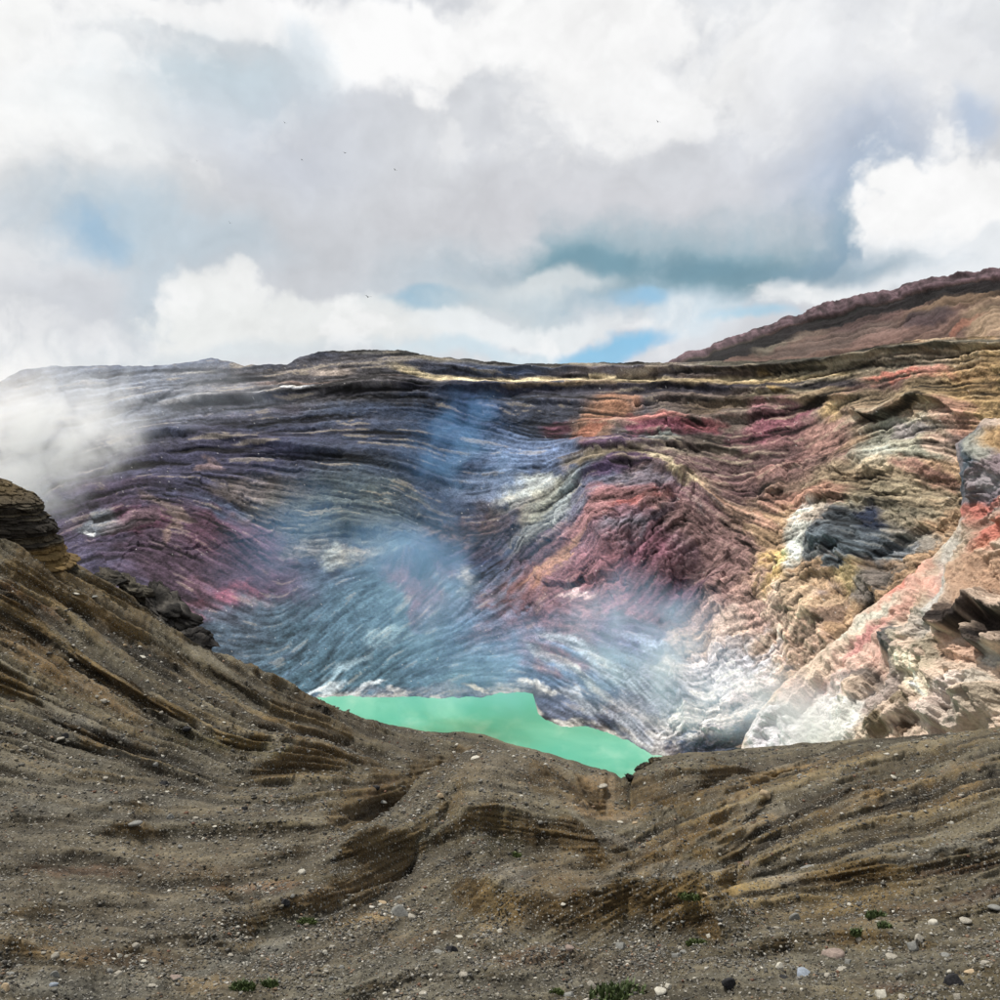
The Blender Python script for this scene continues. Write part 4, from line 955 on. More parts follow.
# colours
base = np.zeros(X.shape + (3,)) + lin((90, 84, 70))
en = 0.2 * co * 0.6 + 0.15 * fbm(X, Y, 10, 116, 4)
FP = [
    (150, 900, 260, 110, 0, (88, 82, 72), 0.8, 0.6), (80, 780, 160, 60, 0, (82, 78, 70), 0.7, 0.6),
    (60, 590, 80, 20, -34, (76, 68, 54), 0.8), (20, 600, 40, 12, -34, (92, 68, 50), 0.7), (50, 660, 90, 14, -32, (104, 84, 58), 0.7), (150, 650, 90, 8, -32, (92, 78, 56), 0.7), (100, 625, 90, 6, -34, (58, 54, 46), 0.7),
    (200, 690, 110, 7, -30, (96, 94, 88), 0.7), (140, 700, 100, 9, -32, (76, 74, 64), 0.6), (250, 715, 80, 7, -28, (110, 92, 62), 0.6), (300, 735, 60, 7, -24, (102, 86, 60), 0.7), (230, 745, 60, 9, -10, (86, 78, 50), 0.7),
    (80, 575, 34, 8, -30, (128, 118, 98), 0.7), (62, 575, 16, 2.5, -50, (176, 160, 132), 0.8), (110, 600, 50, 9, -36, (96, 90, 80), 0.7),
    (100, 740, 60, 10, -25, (92, 92, 92), 0.7), (60, 800, 120, 16, 0, (88, 86, 80), 0.6), (30, 720, 60, 12, -20, (64, 62, 52), 0.6),
    (380, 735, 60, 5, -26, (104, 98, 88), 0.8), (350, 755, 60, 6, -10, (70, 60, 44), 0.6), (400, 745, 50, 6, -20, (60, 52, 40), 0.7), (300, 780, 80, 10, 5, (84, 76, 60), 0.5),
    (500, 770, 70, 18, -6, (96, 88, 76), 0.8), (470, 800, 60, 12, 5, (98, 92, 80), 0.7), (560, 785, 40, 16, -30, (90, 74, 48), 0.7), (480, 815, 90, 7, 3, (98, 90, 70), 0.6), (600, 790, 24, 14, -10, (124, 104, 80), 0.7), (610, 812, 34, 8, -10, (134, 114, 90), 0.7),
    (430, 840, 80, 14, 10, (78, 72, 52), 0.7), (360, 865, 60, 16, 15, (80, 74, 58), 0.6), (470, 842, 70, 9, 0, (66, 62, 46), 0.7), (560, 842, 50, 9, -5, (60, 54, 42), 0.6),  # dark olive patches: shade of the knoll's flank and underside, painted in
    (540, 875, 70, 12, -6, (106, 102, 96), 0.7), (640, 870, 60, 7, -10, (108, 104, 98), 0.7), (600, 860, 70, 14, 0, (98, 84, 62), 0.6), (620, 840, 40, 7, -12, (106, 102, 98), 0.6),
    (530, 905, 60, 20, 25, (106, 88, 60), 0.8), (600, 910, 60, 16, 20, (92, 78, 54), 0.7), (480, 900, 26, 30, 40, (98, 86, 64), 0.6), (670, 920, 50, 14, 5, (62, 56, 46), 0.7),  # last dark patch paints in the shade at the bank's right end
    (700, 880, 60, 12, 0, (114, 98, 70), 0.7), (760, 895, 90, 16, 3, (122, 106, 76), 0.8), (850, 900, 90, 12, 12, (116, 100, 72), 0.7), (720, 868, 70, 5, -5, (110, 108, 104), 0.7), (800, 880, 60, 6, 0, (104, 100, 96), 0.8),
    (740, 775, 110, 10, 10, (104, 94, 80), 0.7), (700, 795, 70, 9, 12, (118, 98, 66), 0.8), (800, 775, 90, 8, 18, (112, 90, 58), 0.8), (900, 760, 110, 9, 14, (104, 92, 70), 0.7), (850, 800, 120, 10, 15, (118, 96, 64), 0.8), (950, 800, 90, 10, 18, (112, 92, 62), 0.8), (760, 812, 90, 6, 5, (104, 100, 92), 0.8),
    (690, 835, 60, 14, 25, (112, 90, 56), 0.8), (780, 835, 90, 12, 15, (96, 80, 54), 0.7), (900, 830, 100, 12, 16, (92, 82, 62), 0.7), (940, 850, 70, 5, 15, (100, 98, 92), 0.6), (860, 850, 60, 7, 12, (100, 96, 90), 0.6), (880, 875, 70, 8, 5, (88, 74, 50), 0.7),
    (960, 900, 60, 7, 14, (84, 62, 50), 0.8), (900, 915, 90, 8, 8, (102, 90, 72), 0.7), (600, 968, 60, 9, 0, (84, 66, 50), 0.7), (880, 985, 30, 5, -8, (84, 56, 46), 0.7),
    (360, 920, 40, 7, 3, (126, 108, 80), 0.8), (340, 890, 50, 8, 12, (100, 86, 70), 0.7), (280, 925, 60, 12, 8, (62, 64, 58), 0.6), (40, 952, 50, 8, -10, (110, 92, 66), 0.8), (200, 985, 34, 9, 6, (124, 104, 72), 0.8), (120, 958, 60, 7, -5, (104, 84, 62), 0.6),
    (100, 985, 120, 14, 0, (92, 92, 88), 0.7), (380, 975, 130, 20, 15, (94, 92, 84), 0.8), (250, 955, 60, 8, 20, (92, 94, 92), 0.7), (500, 985, 130, 16, 5, (98, 96, 88), 0.7), (800, 975, 160, 20, 3, (94, 92, 84), 0.7), (300, 878, 50, 6, 5, (90, 80, 58), 0.6),
    (170, 870, 130, 8, 0, (94, 80, 64), 0.6), (200, 830, 120, 7, 4, (74, 70, 56), 0.5), (420, 940, 40, 10, 15, (94, 80, 62), 0.6),
]
FP += [(x, y, rx, ry, a, (104, 76, 62), 0.5) for x, y, rx, ry, a in ((80, 870, 60, 5, 0), (250, 885, 50, 5, 3), (380, 790, 20, 5, 20), (540, 955, 40, 8, 5), (960, 870, 40, 4, 10))]
C = paint(base, FP, X + 8 * fbm(X, Y, 30, 117, 5, 0.65) + 3 * mi, Y + 4 * fbm(X, Y, 26, 118, 5, 0.65), en)
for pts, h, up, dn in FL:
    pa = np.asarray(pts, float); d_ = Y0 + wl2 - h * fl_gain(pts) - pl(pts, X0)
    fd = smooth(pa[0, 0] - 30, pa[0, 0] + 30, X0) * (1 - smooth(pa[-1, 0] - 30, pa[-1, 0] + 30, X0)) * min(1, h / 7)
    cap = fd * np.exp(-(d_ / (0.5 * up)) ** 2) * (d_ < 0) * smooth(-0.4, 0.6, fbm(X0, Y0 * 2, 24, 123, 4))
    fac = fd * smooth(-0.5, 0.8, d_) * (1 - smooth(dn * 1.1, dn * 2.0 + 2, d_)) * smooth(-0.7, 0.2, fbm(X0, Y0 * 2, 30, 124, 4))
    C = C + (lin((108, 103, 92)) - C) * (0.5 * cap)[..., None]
    C = C + (lin((58, 50, 38)) - C) * (0.6 * fac)[..., None]  # dark beds on the bank faces, with their shade put into the colour
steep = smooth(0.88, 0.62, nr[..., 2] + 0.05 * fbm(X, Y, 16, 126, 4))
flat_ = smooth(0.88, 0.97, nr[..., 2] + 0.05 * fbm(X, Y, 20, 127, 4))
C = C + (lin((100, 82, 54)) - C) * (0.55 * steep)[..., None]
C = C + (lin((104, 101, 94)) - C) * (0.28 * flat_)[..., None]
bdk = smooth(0.5, 1.1, -bd) * (0.25 + 0.6 * slp); C = C + (lin((54, 49, 40)) - C) * bdk[..., None]
bdo = smooth(0.4, 1.3, bd) * (0.12 + 0.30 * slp); C = C + (lin((120, 106, 80)) - C) * bdo[..., None]
C = C * np.clip(1 + 0.16 * np.tanh(fi) + (0.18 + 0.2 * np.maximum(left_slope, right_slope)) * np.tanh(mi) + 0.16 * fbm(X, Y * 1.5, 5, 121, 3, 0.7) + 0.10 * co, 0.35, 2)[..., None]
g_ = C.mean(-1, keepdims=True); C = g_ + (C - g_) * 1.12
FALB = 0.76
C = C * np.array([1.0, 0.985, 0.93])
g_ = np.maximum(C.mean(-1, keepdims=True), 1e-3); C = C * (g_ / 0.085) ** 0.34
C = np.clip(C * FALB, 0.004, 0.6)
X, Y = X0, Y0
back = []
for k in range(1, 16):
    q = P[0].copy(); q[:, :2] *= 1 + 0.035 * k; q[:, 2] += -1.6 * k - 0.22 * k * k
    back.append(q)
for k in range(1, 9):
    q = back[14].copy(); q[:, :2] *= 1 + 0.06 * k; q[:, 2] -= 8.0 * k
    back.append(q)
nb = len(back)
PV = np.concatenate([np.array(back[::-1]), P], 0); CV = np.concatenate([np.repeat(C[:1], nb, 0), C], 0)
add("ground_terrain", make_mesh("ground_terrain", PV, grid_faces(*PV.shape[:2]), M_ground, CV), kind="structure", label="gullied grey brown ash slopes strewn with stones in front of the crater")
GP, GX, GY, GTOP = P, X, Y, top
GN = sheet_normals(P); GSTEEP = steep; GFLAT = flat_
def ground_at(px, py):
    """point on the built ground under a photo pixel, allowing for the relief"""
    gx, gy = GROUND_PIX
    d = (gx - px) ** 2 + (gy - py) ** 2
    i = np.unravel_index(np.argmin(d), d.shape)
    return GP[i], GN[i]
GROUND_PIX = pix(GP)

# ================================================================ LOOSE ROCK
def ico(sub):
    import bmesh
    bm = bmesh.new(); bmesh.ops.create_icosphere(bm, subdivisions=sub, radius=1.0)
    V = np.array([v.co[:] for v in bm.verts]); Fc = np.array([[v.index for v in f.verts] for f in bm.faces]); bm.free()
    return V, Fc
def n3(P, s, seed):
    return (fbm(P[:, 0] * 10 + P[:, 2] * 4.7, P[:, 1] * 10 - P[:, 2] * 6.1, s, seed, 3) + fbm(P[:, 2] * 10 + 3, P[:, 0] * 6 - P[:, 1] * 7, s, seed + 1, 3)) * 0.7
def stone_mesh(name, seed, kind, mat):
    """kind: round, angular, slab, pyramid"""
    V, Fc = ico(3 if kind != 'tiny' else 2)
    g = np.random.default_rng(seed)
    if kind == 'round':
        for _ in range(14):
            d = g.normal(size=3); d /= np.linalg.norm(d); V = V - np.maximum(V @ d - g.uniform(0.72, 0.9), 0)[:, None] * d * 0.9
        V = V * (1 + 0.12 * n3(V, 9, seed) + 0.05 * n3(V, 3, seed + 3))[:, None] * [1, 0.9, 0.8]
    else:
        n = {'angular': 9, 'slab': 7, 'pyramid': 5}[kind]
        for _ in range(n):                       # chip flat faces off
            d = g.normal(size=3); d /= np.linalg.norm(d)
            if kind == 'pyramid': d[2] = abs(d[2]) * 0.5 + 0.25; d /= np.linalg.norm(d)
            k = V @ d; lim = g.uniform(0.45, 0.75)
            over = np.maximum(k - lim, 0)
            V = V - over[:, None] * d * 0.93
        V = V * (1 + 0.09 * n3(V, 7, seed) + 0.05 * n3(V, 2.5, seed + 4))[:, None]
        V = V * {'angular': [1, 0.85, 0.8], 'slab': [1.25, 0.85, 0.38], 'pyramid': [1, 0.8, 1.0]}[kind]
    V = V / (V[:, 0].max() - V[:, 0].min())
    me = make_mesh(name, V, Fc, mat, smooth_=False)
    return me
SM = {k: plain_rock("stone_" + k, c, v, 7.0) for k, c, v in (
    ("white", (172, 168, 156), 0.2), ("pale", (144, 139, 128), 0.25), ("grey", (116, 116, 112), 0.22), ("tan", (158, 140, 114), 0.18),
    ("pink", (128, 114, 106), 0.25), ("black", (38, 38, 40), 0.4), ("bluish", (128, 136, 146), 0.18))}
PROTO = {}
def proto(kind, colr, variant):
    k = (kind, colr, variant)
    if k not in PROTO:
        PROTO[k] = stone_mesh("stone_shape", 200 + variant * 13 + len(kind) * 7, kind, SM[colr])
    return PROTO[k]
def put_stone(px, py, size, kind, colr, label, name="stone", cat="stone", group=None, i=0):
    p, n = ground_at(px, py)
    d = float(np.linalg.norm(p)); w = size * 0.78 * d / F
    o = add(name, proto(kind, colr, i % 3))
    g = np.random.default_rng(int(px * 7 + py * 13))
    sx = w * g.uniform(0.95, 1.1)
    o.scale = (sx, sx, sx * g.uniform(0.8, 1.05))
    o.rotation_euler = (g.uniform(-0.25, 0.25), g.uniform(-0.25, 0.25), g.uniform(-0.6, 0.6))
    h = {'round': 0.82, 'angular': 0.7, 'slab': 0.35, 'pyramid': 0.75}[kind]
    o.location = Vector(p) + Vector((0, 0, sx * h * 0.04))
    o["label"] = label; o["category"] = cat
    if group: o["group"] = group
    return o
STONES = [
    (302, 873, 10, 'round', 'white', 'round white boulder alone on the dark bank left of centre'),
    (105, 702, 8, 'round', 'pale', 'pale oval stone alone in the middle of the left slope'),
    (26, 748, 7, 'round', 'pale', 'pale round stone near the left edge halfway down the slope'),
    (105, 778, 7, 'angular', 'pale', 'pale chipped stone on the left slope beside small dark rubble'),
    (156, 764, 7, 'round', 'grey', 'rounded grey stone above the dark rock on the left slope'),
    (171, 818, 10, 'angular', 'grey', 'upright angular grey boulder in the flat below the left slope'),
    (196, 819, 7, 'angular', 'pale', 'pale stone just right of the upright grey boulder'),
    (204, 839, 6, 'angular', 'white', 'small white stone below and right of the upright grey boulder'),
    (214, 826, 8, 'slab', 'white', 'thin white slab right of the upright grey boulder'),
    (180, 847, 6, 'angular', 'grey', 'small grey stone straight below the upright grey boulder'),
    (134, 824, 17, 'slab', 'grey', 'long flat grey slab left of the upright grey boulder'),
    (272, 889, 7, 'round', 'pale', 'pale stone down left of the round white boulder'),
    (292, 896, 6, 'round', 'grey', 'greyish stone just under the round white boulder'),
    (286, 902, 11, 'angular', 'black', 'dark angular rock below the round white boulder'),
    (239, 942, 9, 'angular', 'pale', 'knobbly pale boulder on the ash at lower left'),
    (135, 946, 9, 'round', 'pale', 'rounded pale stone above the reddish soil strip at lower left'),
    (119, 956, 6, 'angular', 'white', 'small white stone at the left end of the reddish soil strip'),
    (127, 957, 5, 'angular', 'white', 'smaller white stone touching the reddish soil strip at lower left'),
    (144, 961, 7, 'slab', 'white', 'tilted white flake on the reddish soil strip at lower left'),
    (55, 957, 9, 'round', 'pale', 'pale boulder at the right end of the ochre bank at lower left'),
    (55, 975, 10, 'angular', 'grey', 'large light grey boulder under the ochre bank in the bottom left corner'),
    (54, 985, 9, 'angular', 'bluish', 'bluish grey boulder below the light grey one in the bottom left corner'),
    (7, 976, 12, 'slab', 'grey', 'flat grey slab at the left edge above the tan boulder'),
    (6, 989, 12, 'angular', 'tan', 'tan boulder at the bottom left corner'),
    (109, 971, 8, 'round', 'grey', 'left one of two rounded grey stones near the bottom left'),
    (118, 975, 10, 'round', 'pale', 'right and larger one of two rounded stones near the bottom left'),
    (72, 983, 7, 'angular', 'pale', 'pale stone right of the bluish boulder at the bottom left'),
    (152, 985, 9, 'slab', 'pale', 'pale slab on grey gravel left of the ochre soil patch'),
    (175, 977, 14, 'slab', 'pink', 'broad pinkish slab above the ochre soil patch at the bottom'),
    (216, 953, 12, 'slab', 'grey', 'grey slab on the gravel rise at lower left'),
    (231, 956, 7, 'angular', 'pale', 'pale stone on the gravel rise at lower left'),
    (332, 948, 8, 'angular', 'pale', 'upper one of two pale stones touching on the gravel'),
    (326, 953, 8, 'angular', 'white', 'lower one of two pale stones touching on the gravel'),
    (341, 968, 7, 'round', 'grey', 'grey stone below the pair of touching pale stones'),
    (326, 971, 6, 'slab', 'pale', 'pale sliver below the pair of touching pale stones'),
    (332, 979, 8, 'angular', 'grey', 'grey stone lowest under the pair of touching pale stones'),
    (143, 657, 8, 'slab', 'white', 'white flat stone high on the left slope'),
    (77, 593, 6, 'slab', 'white', 'white flat stone below the layered cliff'),
    (94, 597, 11, 'slab', 'grey', 'pale grey slab right of the white stone below the layered cliff'),
    (125, 645, 5, 'angular', 'tan', 'tiny orange tan stone high on the left slope'),
    (180, 682, 5, 'angular', 'white', 'small white stone on the grey streak of the left slope'),
    (67, 737, 11, 'angular', 'black', 'dark rock on the left slope beside a whitish slab'),
    (60, 740, 9, 'slab', 'pale', 'whitish slab touching the dark rock on the left slope'),
    (164, 785, 13, 'angular', 'black', 'biggest dark rock at the foot of the left slope'),
    (167, 792, 7, 'slab', 'white', 'white flake under the biggest dark rock of the left slope'),
    (187, 729, 11, 'angular', 'black', 'dark rubble block at the right part of the left slope'),
    (245, 810, 9, 'angular', 'black', 'dark stone paired with a pale one left of the knoll'),
    (255, 806, 6, 'angular', 'pale', 'pale stone paired with a dark one left of the knoll'),
    (476, 758, 12, 'slab', 'white', 'brightest flat white stone on top of the central knoll'),
    (457, 745, 5, 'round', 'white', 'small round white stone just above the flat white one on the knoll'),
    (441, 797, 10, 'angular', 'tan', 'cream tan boulder on the left flank of the central knoll'),
    (521, 796, 5, 'angular', 'white', 'small white stone on the right flank of the central knoll'),
    (520, 783, 5, 'angular', 'tan', 'small tan stone above the white one on the right flank of the knoll'),
    (381, 802, 16, 'slab', 'grey', 'long grey slab in the gully left of the central knoll'),
    (376, 788, 11, 'angular', 'black', 'dark boulder in the gully above the long grey slab'),
    (601, 787, 15, 'slab', 'pale', 'long pale slab in the notch below the lake'),
    (620, 822, 9, 'slab', 'white', 'white flat stone on the tan saddle below the notch'),
    (635, 823, 7, 'angular', 'tan', 'tan stone right of the white one on the saddle'),
    (500, 932, 8, 'round', 'white', 'rounded white stone at the foot of the furrowed ochre bank'),
    (400, 915, 24, 'angular', 'grey', 'large pale grey boulder half buried left of the furrowed bank'),
    (412, 918, 11, 'angular', 'pale', 'pale block leaning on the right of the large half buried boulder'),
    (397, 898, 10, 'slab', 'grey', 'grey stone just above the large half buried boulder'),
    (382, 903, 12, 'slab', 'tan', 'tan slab above left of the large half buried boulder'),
    (423, 913, 8, 'slab', 'pale', 'pale slab right of the large half buried boulder'),
    (437, 933, 9, 'angular', 'white', 'white stone below right of the large half buried boulder'),
    (459, 936, 10, 'slab', 'white', 'long white flake on the gravel left of the furrowed bank foot'),
    (438, 952, 11, 'slab', 'grey', 'grey slab below the white stones on the central gravel'),
    (452, 951, 16, 'angular', 'black', 'low dark rock right of the grey slab on the central gravel'),
    (501, 954, 9, 'slab', 'pale', 'pale slab under the rounded white stone of the furrowed bank'),
    (464, 975, 12, 'angular', 'pale', 'pale block on the lower central gravel'),
    (421, 993, 11, 'slab', 'pale', 'pale slab at the bottom edge left of centre'),
    (385, 994, 6, 'round', 'white', 'small white stone at the bottom edge left of centre'),
    (570, 949, 11, 'angular', 'pink', 'pinkish grey block at the left end of the rubble band'),
    (621, 946, 14, 'angular', 'grey', 'grey boulder in the middle of the rubble band'),
    (628, 962, 10, 'slab', 'pale', 'pale slab under the grey boulder of the rubble band'),
    (563, 904, 6, 'slab', 'white', 'white flake high on the furrowed ochre bank'),
    (676, 957, 13, 'angular', 'grey', 'larger grey boulder at the right end of the rubble band'),
    (684, 953, 9, 'round', 'grey', 'small grey boulder behind the larger one of the rubble band'),
    (680, 949, 6, 'round', 'pale', 'small pale stone on top side of the right end of the rubble band'),
    (709, 936, 7, 'angular', 'white', 'white stone beside the darkest end of the furrowed bank'),
    (591, 986, 12, 'pyramid', 'pale', 'pointed pale boulder left of the big green tuft'),
    (624, 995, 9, 'round', 'bluish', 'bluish round stone lying in the big green tuft'),
    (568, 997, 18, 'angular', 'grey', 'grey boulder at the bottom edge left of the big green tuft'),
    (607, 989, 9, 'slab', 'white', 'white slab behind the left part of the big green tuft'),
    (659, 991, 14, 'slab', 'white', 'broad white slab right of the big green tuft'),
    (669, 986, 8, 'angular', 'white', 'white stone behind the broad white slab'),
    (731, 984, 19, 'angular', 'black', 'large black boulder at the bottom right of centre'),
    (765, 795, 13, 'pyramid', 'tan', 'pointed cream boulder alone on the striped right slope'),
    (800, 776, 7, 'round', 'grey', 'round grey stone above right of the pointed cream boulder'),
    (852, 789, 8, 'slab', 'tan', 'flat tan stone on the striped right slope right of the cream boulder'),
    (893, 777, 8, 'slab', 'white', 'left one of two white stones high on the right slope'),
    (917, 771, 7, 'slab', 'white', 'right one of two white stones high on the right slope'),
    (895, 755, 10, 'slab', 'pale', 'pale slab near the top edge of the right slope'),
    (878, 747, 5, 'slab', 'white', 'tiny white stone on the very crest of the right slope'),
    (951, 823, 7, 'angular', 'white', 'white stone on the grey band of the right slope'),
    (990, 842, 7, 'angular', 'tan', 'tan stone at the right edge of the right slope'),
    (961, 795, 6, 'angular', 'pale', 'pale stone high on the right slope near the edge'),
    (698, 800, 7, 'slab', 'white', 'white flake on the right slope left of the cream boulder'),
    (796, 918, 15, 'angular', 'grey', 'grey boulder alone on the light tan soil at right'),
    (850, 904, 6, 'slab', 'white', 'white flake on the light tan soil at right'),
    (806, 868, 18, 'slab', 'grey', 'grey slab in the gravel band under the right slope'),
    (777, 928, 8, 'slab', 'pale', 'pale stone left below the grey boulder on tan soil'),
    (833, 956, 27, 'angular', 'pink', 'large pinkish boulder in the rubble at lower right'),
    (849, 962, 9, 'angular', 'grey', 'grey stone touching the right of the large pinkish boulder'),
    (780, 968, 14, 'angular', 'white', 'whitish boulder left of the large pinkish boulder'),
    (805, 975, 22, 'slab', 'bluish', 'broad bluish slab below the large pinkish boulder'),
    (840, 970, 15, 'slab', 'pale', 'pale slab under the large pinkish boulder'),
    (827, 976, 9, 'round', 'pale', 'pale stone at the right end of the broad bluish slab'),
    (784, 978, 11, 'angular', 'black', 'dark stone below the whitish boulder at lower right'),
    (860, 939, 9, 'round', 'pale', 'round pale stone above the large pinkish boulder'),
    (877, 950, 8, 'angular', 'pale', 'pale stone between the pinkish boulder and the mossy rubble'),
    (891, 957, 13, 'slab', 'pale', 'pale slab in the mossy rubble at lower right'),
    (913, 946, 13, 'angular', 'grey', 'grey boulder in the mossy rubble at lower right'),
    (919, 939, 12, 'angular', 'pale', 'pale boulder just above the grey one in the mossy rubble'),
    (932, 923, 11, 'angular', 'white', 'bright white stone left of the small green plants'),
    (942, 955, 13, 'slab', 'grey', 'grey slab below the small green plants'),
    (951, 939, 5, 'angular', 'white', 'tiny white stone among the small green plants'),
    (965, 921, 13, 'slab', 'pale', 'pale slab right of the small green plants'),
    (992, 907, 15, 'slab', 'grey', 'flat light grey slab at the right edge above the green plants'),
    (972, 972, 17, 'slab', 'tan', 'long cream slab at the lower right edge'),
    (985, 964, 11, 'angular', 'pale', 'pale boulder above the long cream slab'),
    (882, 994, 14, 'angular', 'white', 'whitish boulder at the bottom edge right of centre'),
    (956, 984, 22, 'angular', 'black', 'wide dark rock near the bottom right corner'),
    (903, 998, 12, 'slab', 'pale', 'pale slab at the bottom edge right of the whitish boulder'),
    (958, 997, 11, 'angular', 'pale', 'pale boulder in the bottom right corner'),
    (720, 855, 5, 'angular', 'white', 'small white stone on the gravel band below the right slope'),
    (784, 859, 7, 'angular', 'pale', 'pale stone at the left of the grey slab in the gravel band'),
    (747, 863, 8, 'angular', 'pink', 'pinkish stone in the gravel band under the right slope'),
    (706, 894, 8, 'slab', 'tan', 'tan slab beside the moss on the plateau edge'),
]
for i, (px, py, sz, kd, cl_, lb) in enumerate(STONES):
    big = sz >= 9
    put_stone(px, py, sz, kd, cl_, lb, "boulder" if big else "stone", "boulder" if big else "stone", i=i)

# small pale stones, one by one, that nothing in the photo tells apart within their patch of ground
PATCH = [  # x0, x1, y0, y1, how many, label, group
    (0, 260, 640, 760, 34, 'tiny whitish stone scattered high on the bare left slope', 'tiny stones high on the left slope'),
    (0, 330, 770, 860, 36, 'tiny whitish stone scattered at the foot of the left slope', 'tiny stones at the foot of the left slope'),
    (0, 330, 880, 990, 34, 'tiny whitish stone on the gravel in the lower left', 'tiny stones on the lower left gravel'),
    (360, 560, 900, 995, 22, 'tiny whitish stone on the gravel at the bottom centre', 'tiny stones on the bottom centre gravel'),
    (700, 990, 745, 850, 20, 'tiny whitish stone on the striped right slope', 'tiny stones on the striped right slope'),
    (640, 990, 910, 995, 24, 'tiny whitish stone in the rubble at the lower right', 'tiny stones in the lower right rubble'),
]
k_ = 0
for x0, x1, y0, y1, n, lb, gr in PATCH:
    made = 0
    while made < n:
        px, py = rng.uniform(x0, x1), rng.uniform(y0, y1)
        if py < pl(FT, px) + 12: continue
        made += 1; k_ += 1
        put_stone(px, py, rng.uniform(3.0, 5.0) * (1.15 if py > 880 else 1), rng.choice(['round', 'angular', 'slab']), rng.choice(['white', 'pale', 'pale', 'grey']), lb, "small_stone", "stone", gr, k_)

def pebbles():
    """gravel too small and too many to count: one mesh of little chipped stones"""
    V0 = np.array([(1, 0, 0), (0, 1, 0), (-1, 0, 0), (0, -1, 0), (0, 0, 1), (0, 0, -1)], float)
    n = 62000
    a = np.linalg.norm(np.cross(np.gradient(GP, axis=1), np.gradient(GP, axis=0)), axis=-1)
    d = np.linalg.norm(GP, axis=-1)
    clump = smooth(-0.3, 0.9, fbm(GX, GY * 1.5, 34, 131, 4)) + 0.25
    band = 0.35 + 1.3 * smooth(880, 960, GY) + 0.5 * smooth(560, 400, GX) * smooth(720, 800, GY) + 0.7 * bump(620, 955, 90, 14, 5, GX, GY) * 3 + 0.9 * bump(800, 872, 110, 9, 3, GX, GY) + 1.2 * bump(850, 960, 140, 34, 0, GX, GY) + 1.0 * bump(440, 930, 70, 50, 0, GX, GY)
    w = np.minimum(a, 0.2) * clump * band * ((GX > -30) & (GX < 1030)) * (GY > GTOP[None] + 2) * np.exp(-d / 60) * (1 - 0.85 * GSTEEP)
    w = (w / w.sum()).ravel()
    idx = rng.choice(w.size, n, p=w)
    p = GP.reshape(-1, 3)[idx] + rng.normal(0, 0.03, (n, 3)) * [1, 1, 0]
    dd = d.ravel()[idx]
    s = 0.045 * (1 - rng.random(n)) ** -0.45 * (0.55 + dd / 55)
    s = np.minimum(s, 4.6 * dd / F) * 0.5
    th = rng.uniform(0, 2 * np.pi, n)
    shp = rng.uniform(0.6, 1.2, (n, 3)) * [1.15, 1, 0.6]
    jit = 1 + rng.normal(0, 0.12, (n, len(V0), 1))
    L = (V0[None] * jit + rng.normal(0, 0.22, (n, 6, 3))) * shp[:, None] * s[:, None, None]
    c, sn = np.cos(th)[:, None], np.sin(th)[:, None]
    V = np.stack([L[..., 0] * c - L[..., 1] * sn, L[..., 0] * sn + L[..., 1] * c, L[..., 2]], -1) + p[:, None] + (s * 0.2)[:, None, None] * np.array([0, 0, 1])
    Fc = np.array([(0, 1, 4), (1, 2, 4), (2, 3, 4), (3, 0, 4), (1, 0, 5), (2, 1, 5), (3, 2, 5), (0, 3, 5)])
    faces = (Fc[None] + (np.arange(n) * len(V0))[:, None, None]).reshape(-1, 3)
    pal = lin(np.array([(182, 178, 168), (150, 147, 138), (122, 120, 114), (112, 106, 94), (98, 96, 90), (84, 82, 78), (60, 58, 54), (128, 108, 90), (110, 84, 70)]))
    pick = rng.choice(len(pal), n, p=[.04, .09, .18, .19, .18, .15, .11, .04, .02])
    col = pal[pick] * rng.uniform(0.8, 1.15, (n, 1)) * 0.85
    C = np.repeat(col[:, None], len(V0), 1)
    m = rock_material("pebble_rock", 14.0, 3.0, 0.02, contrast=0.4)
    add("gravel", make_mesh("gravel", V, faces, m, C, smooth_=False), kind="stuff", label="grey and whitish gravel strewn over the foreground ash")
pebbles()

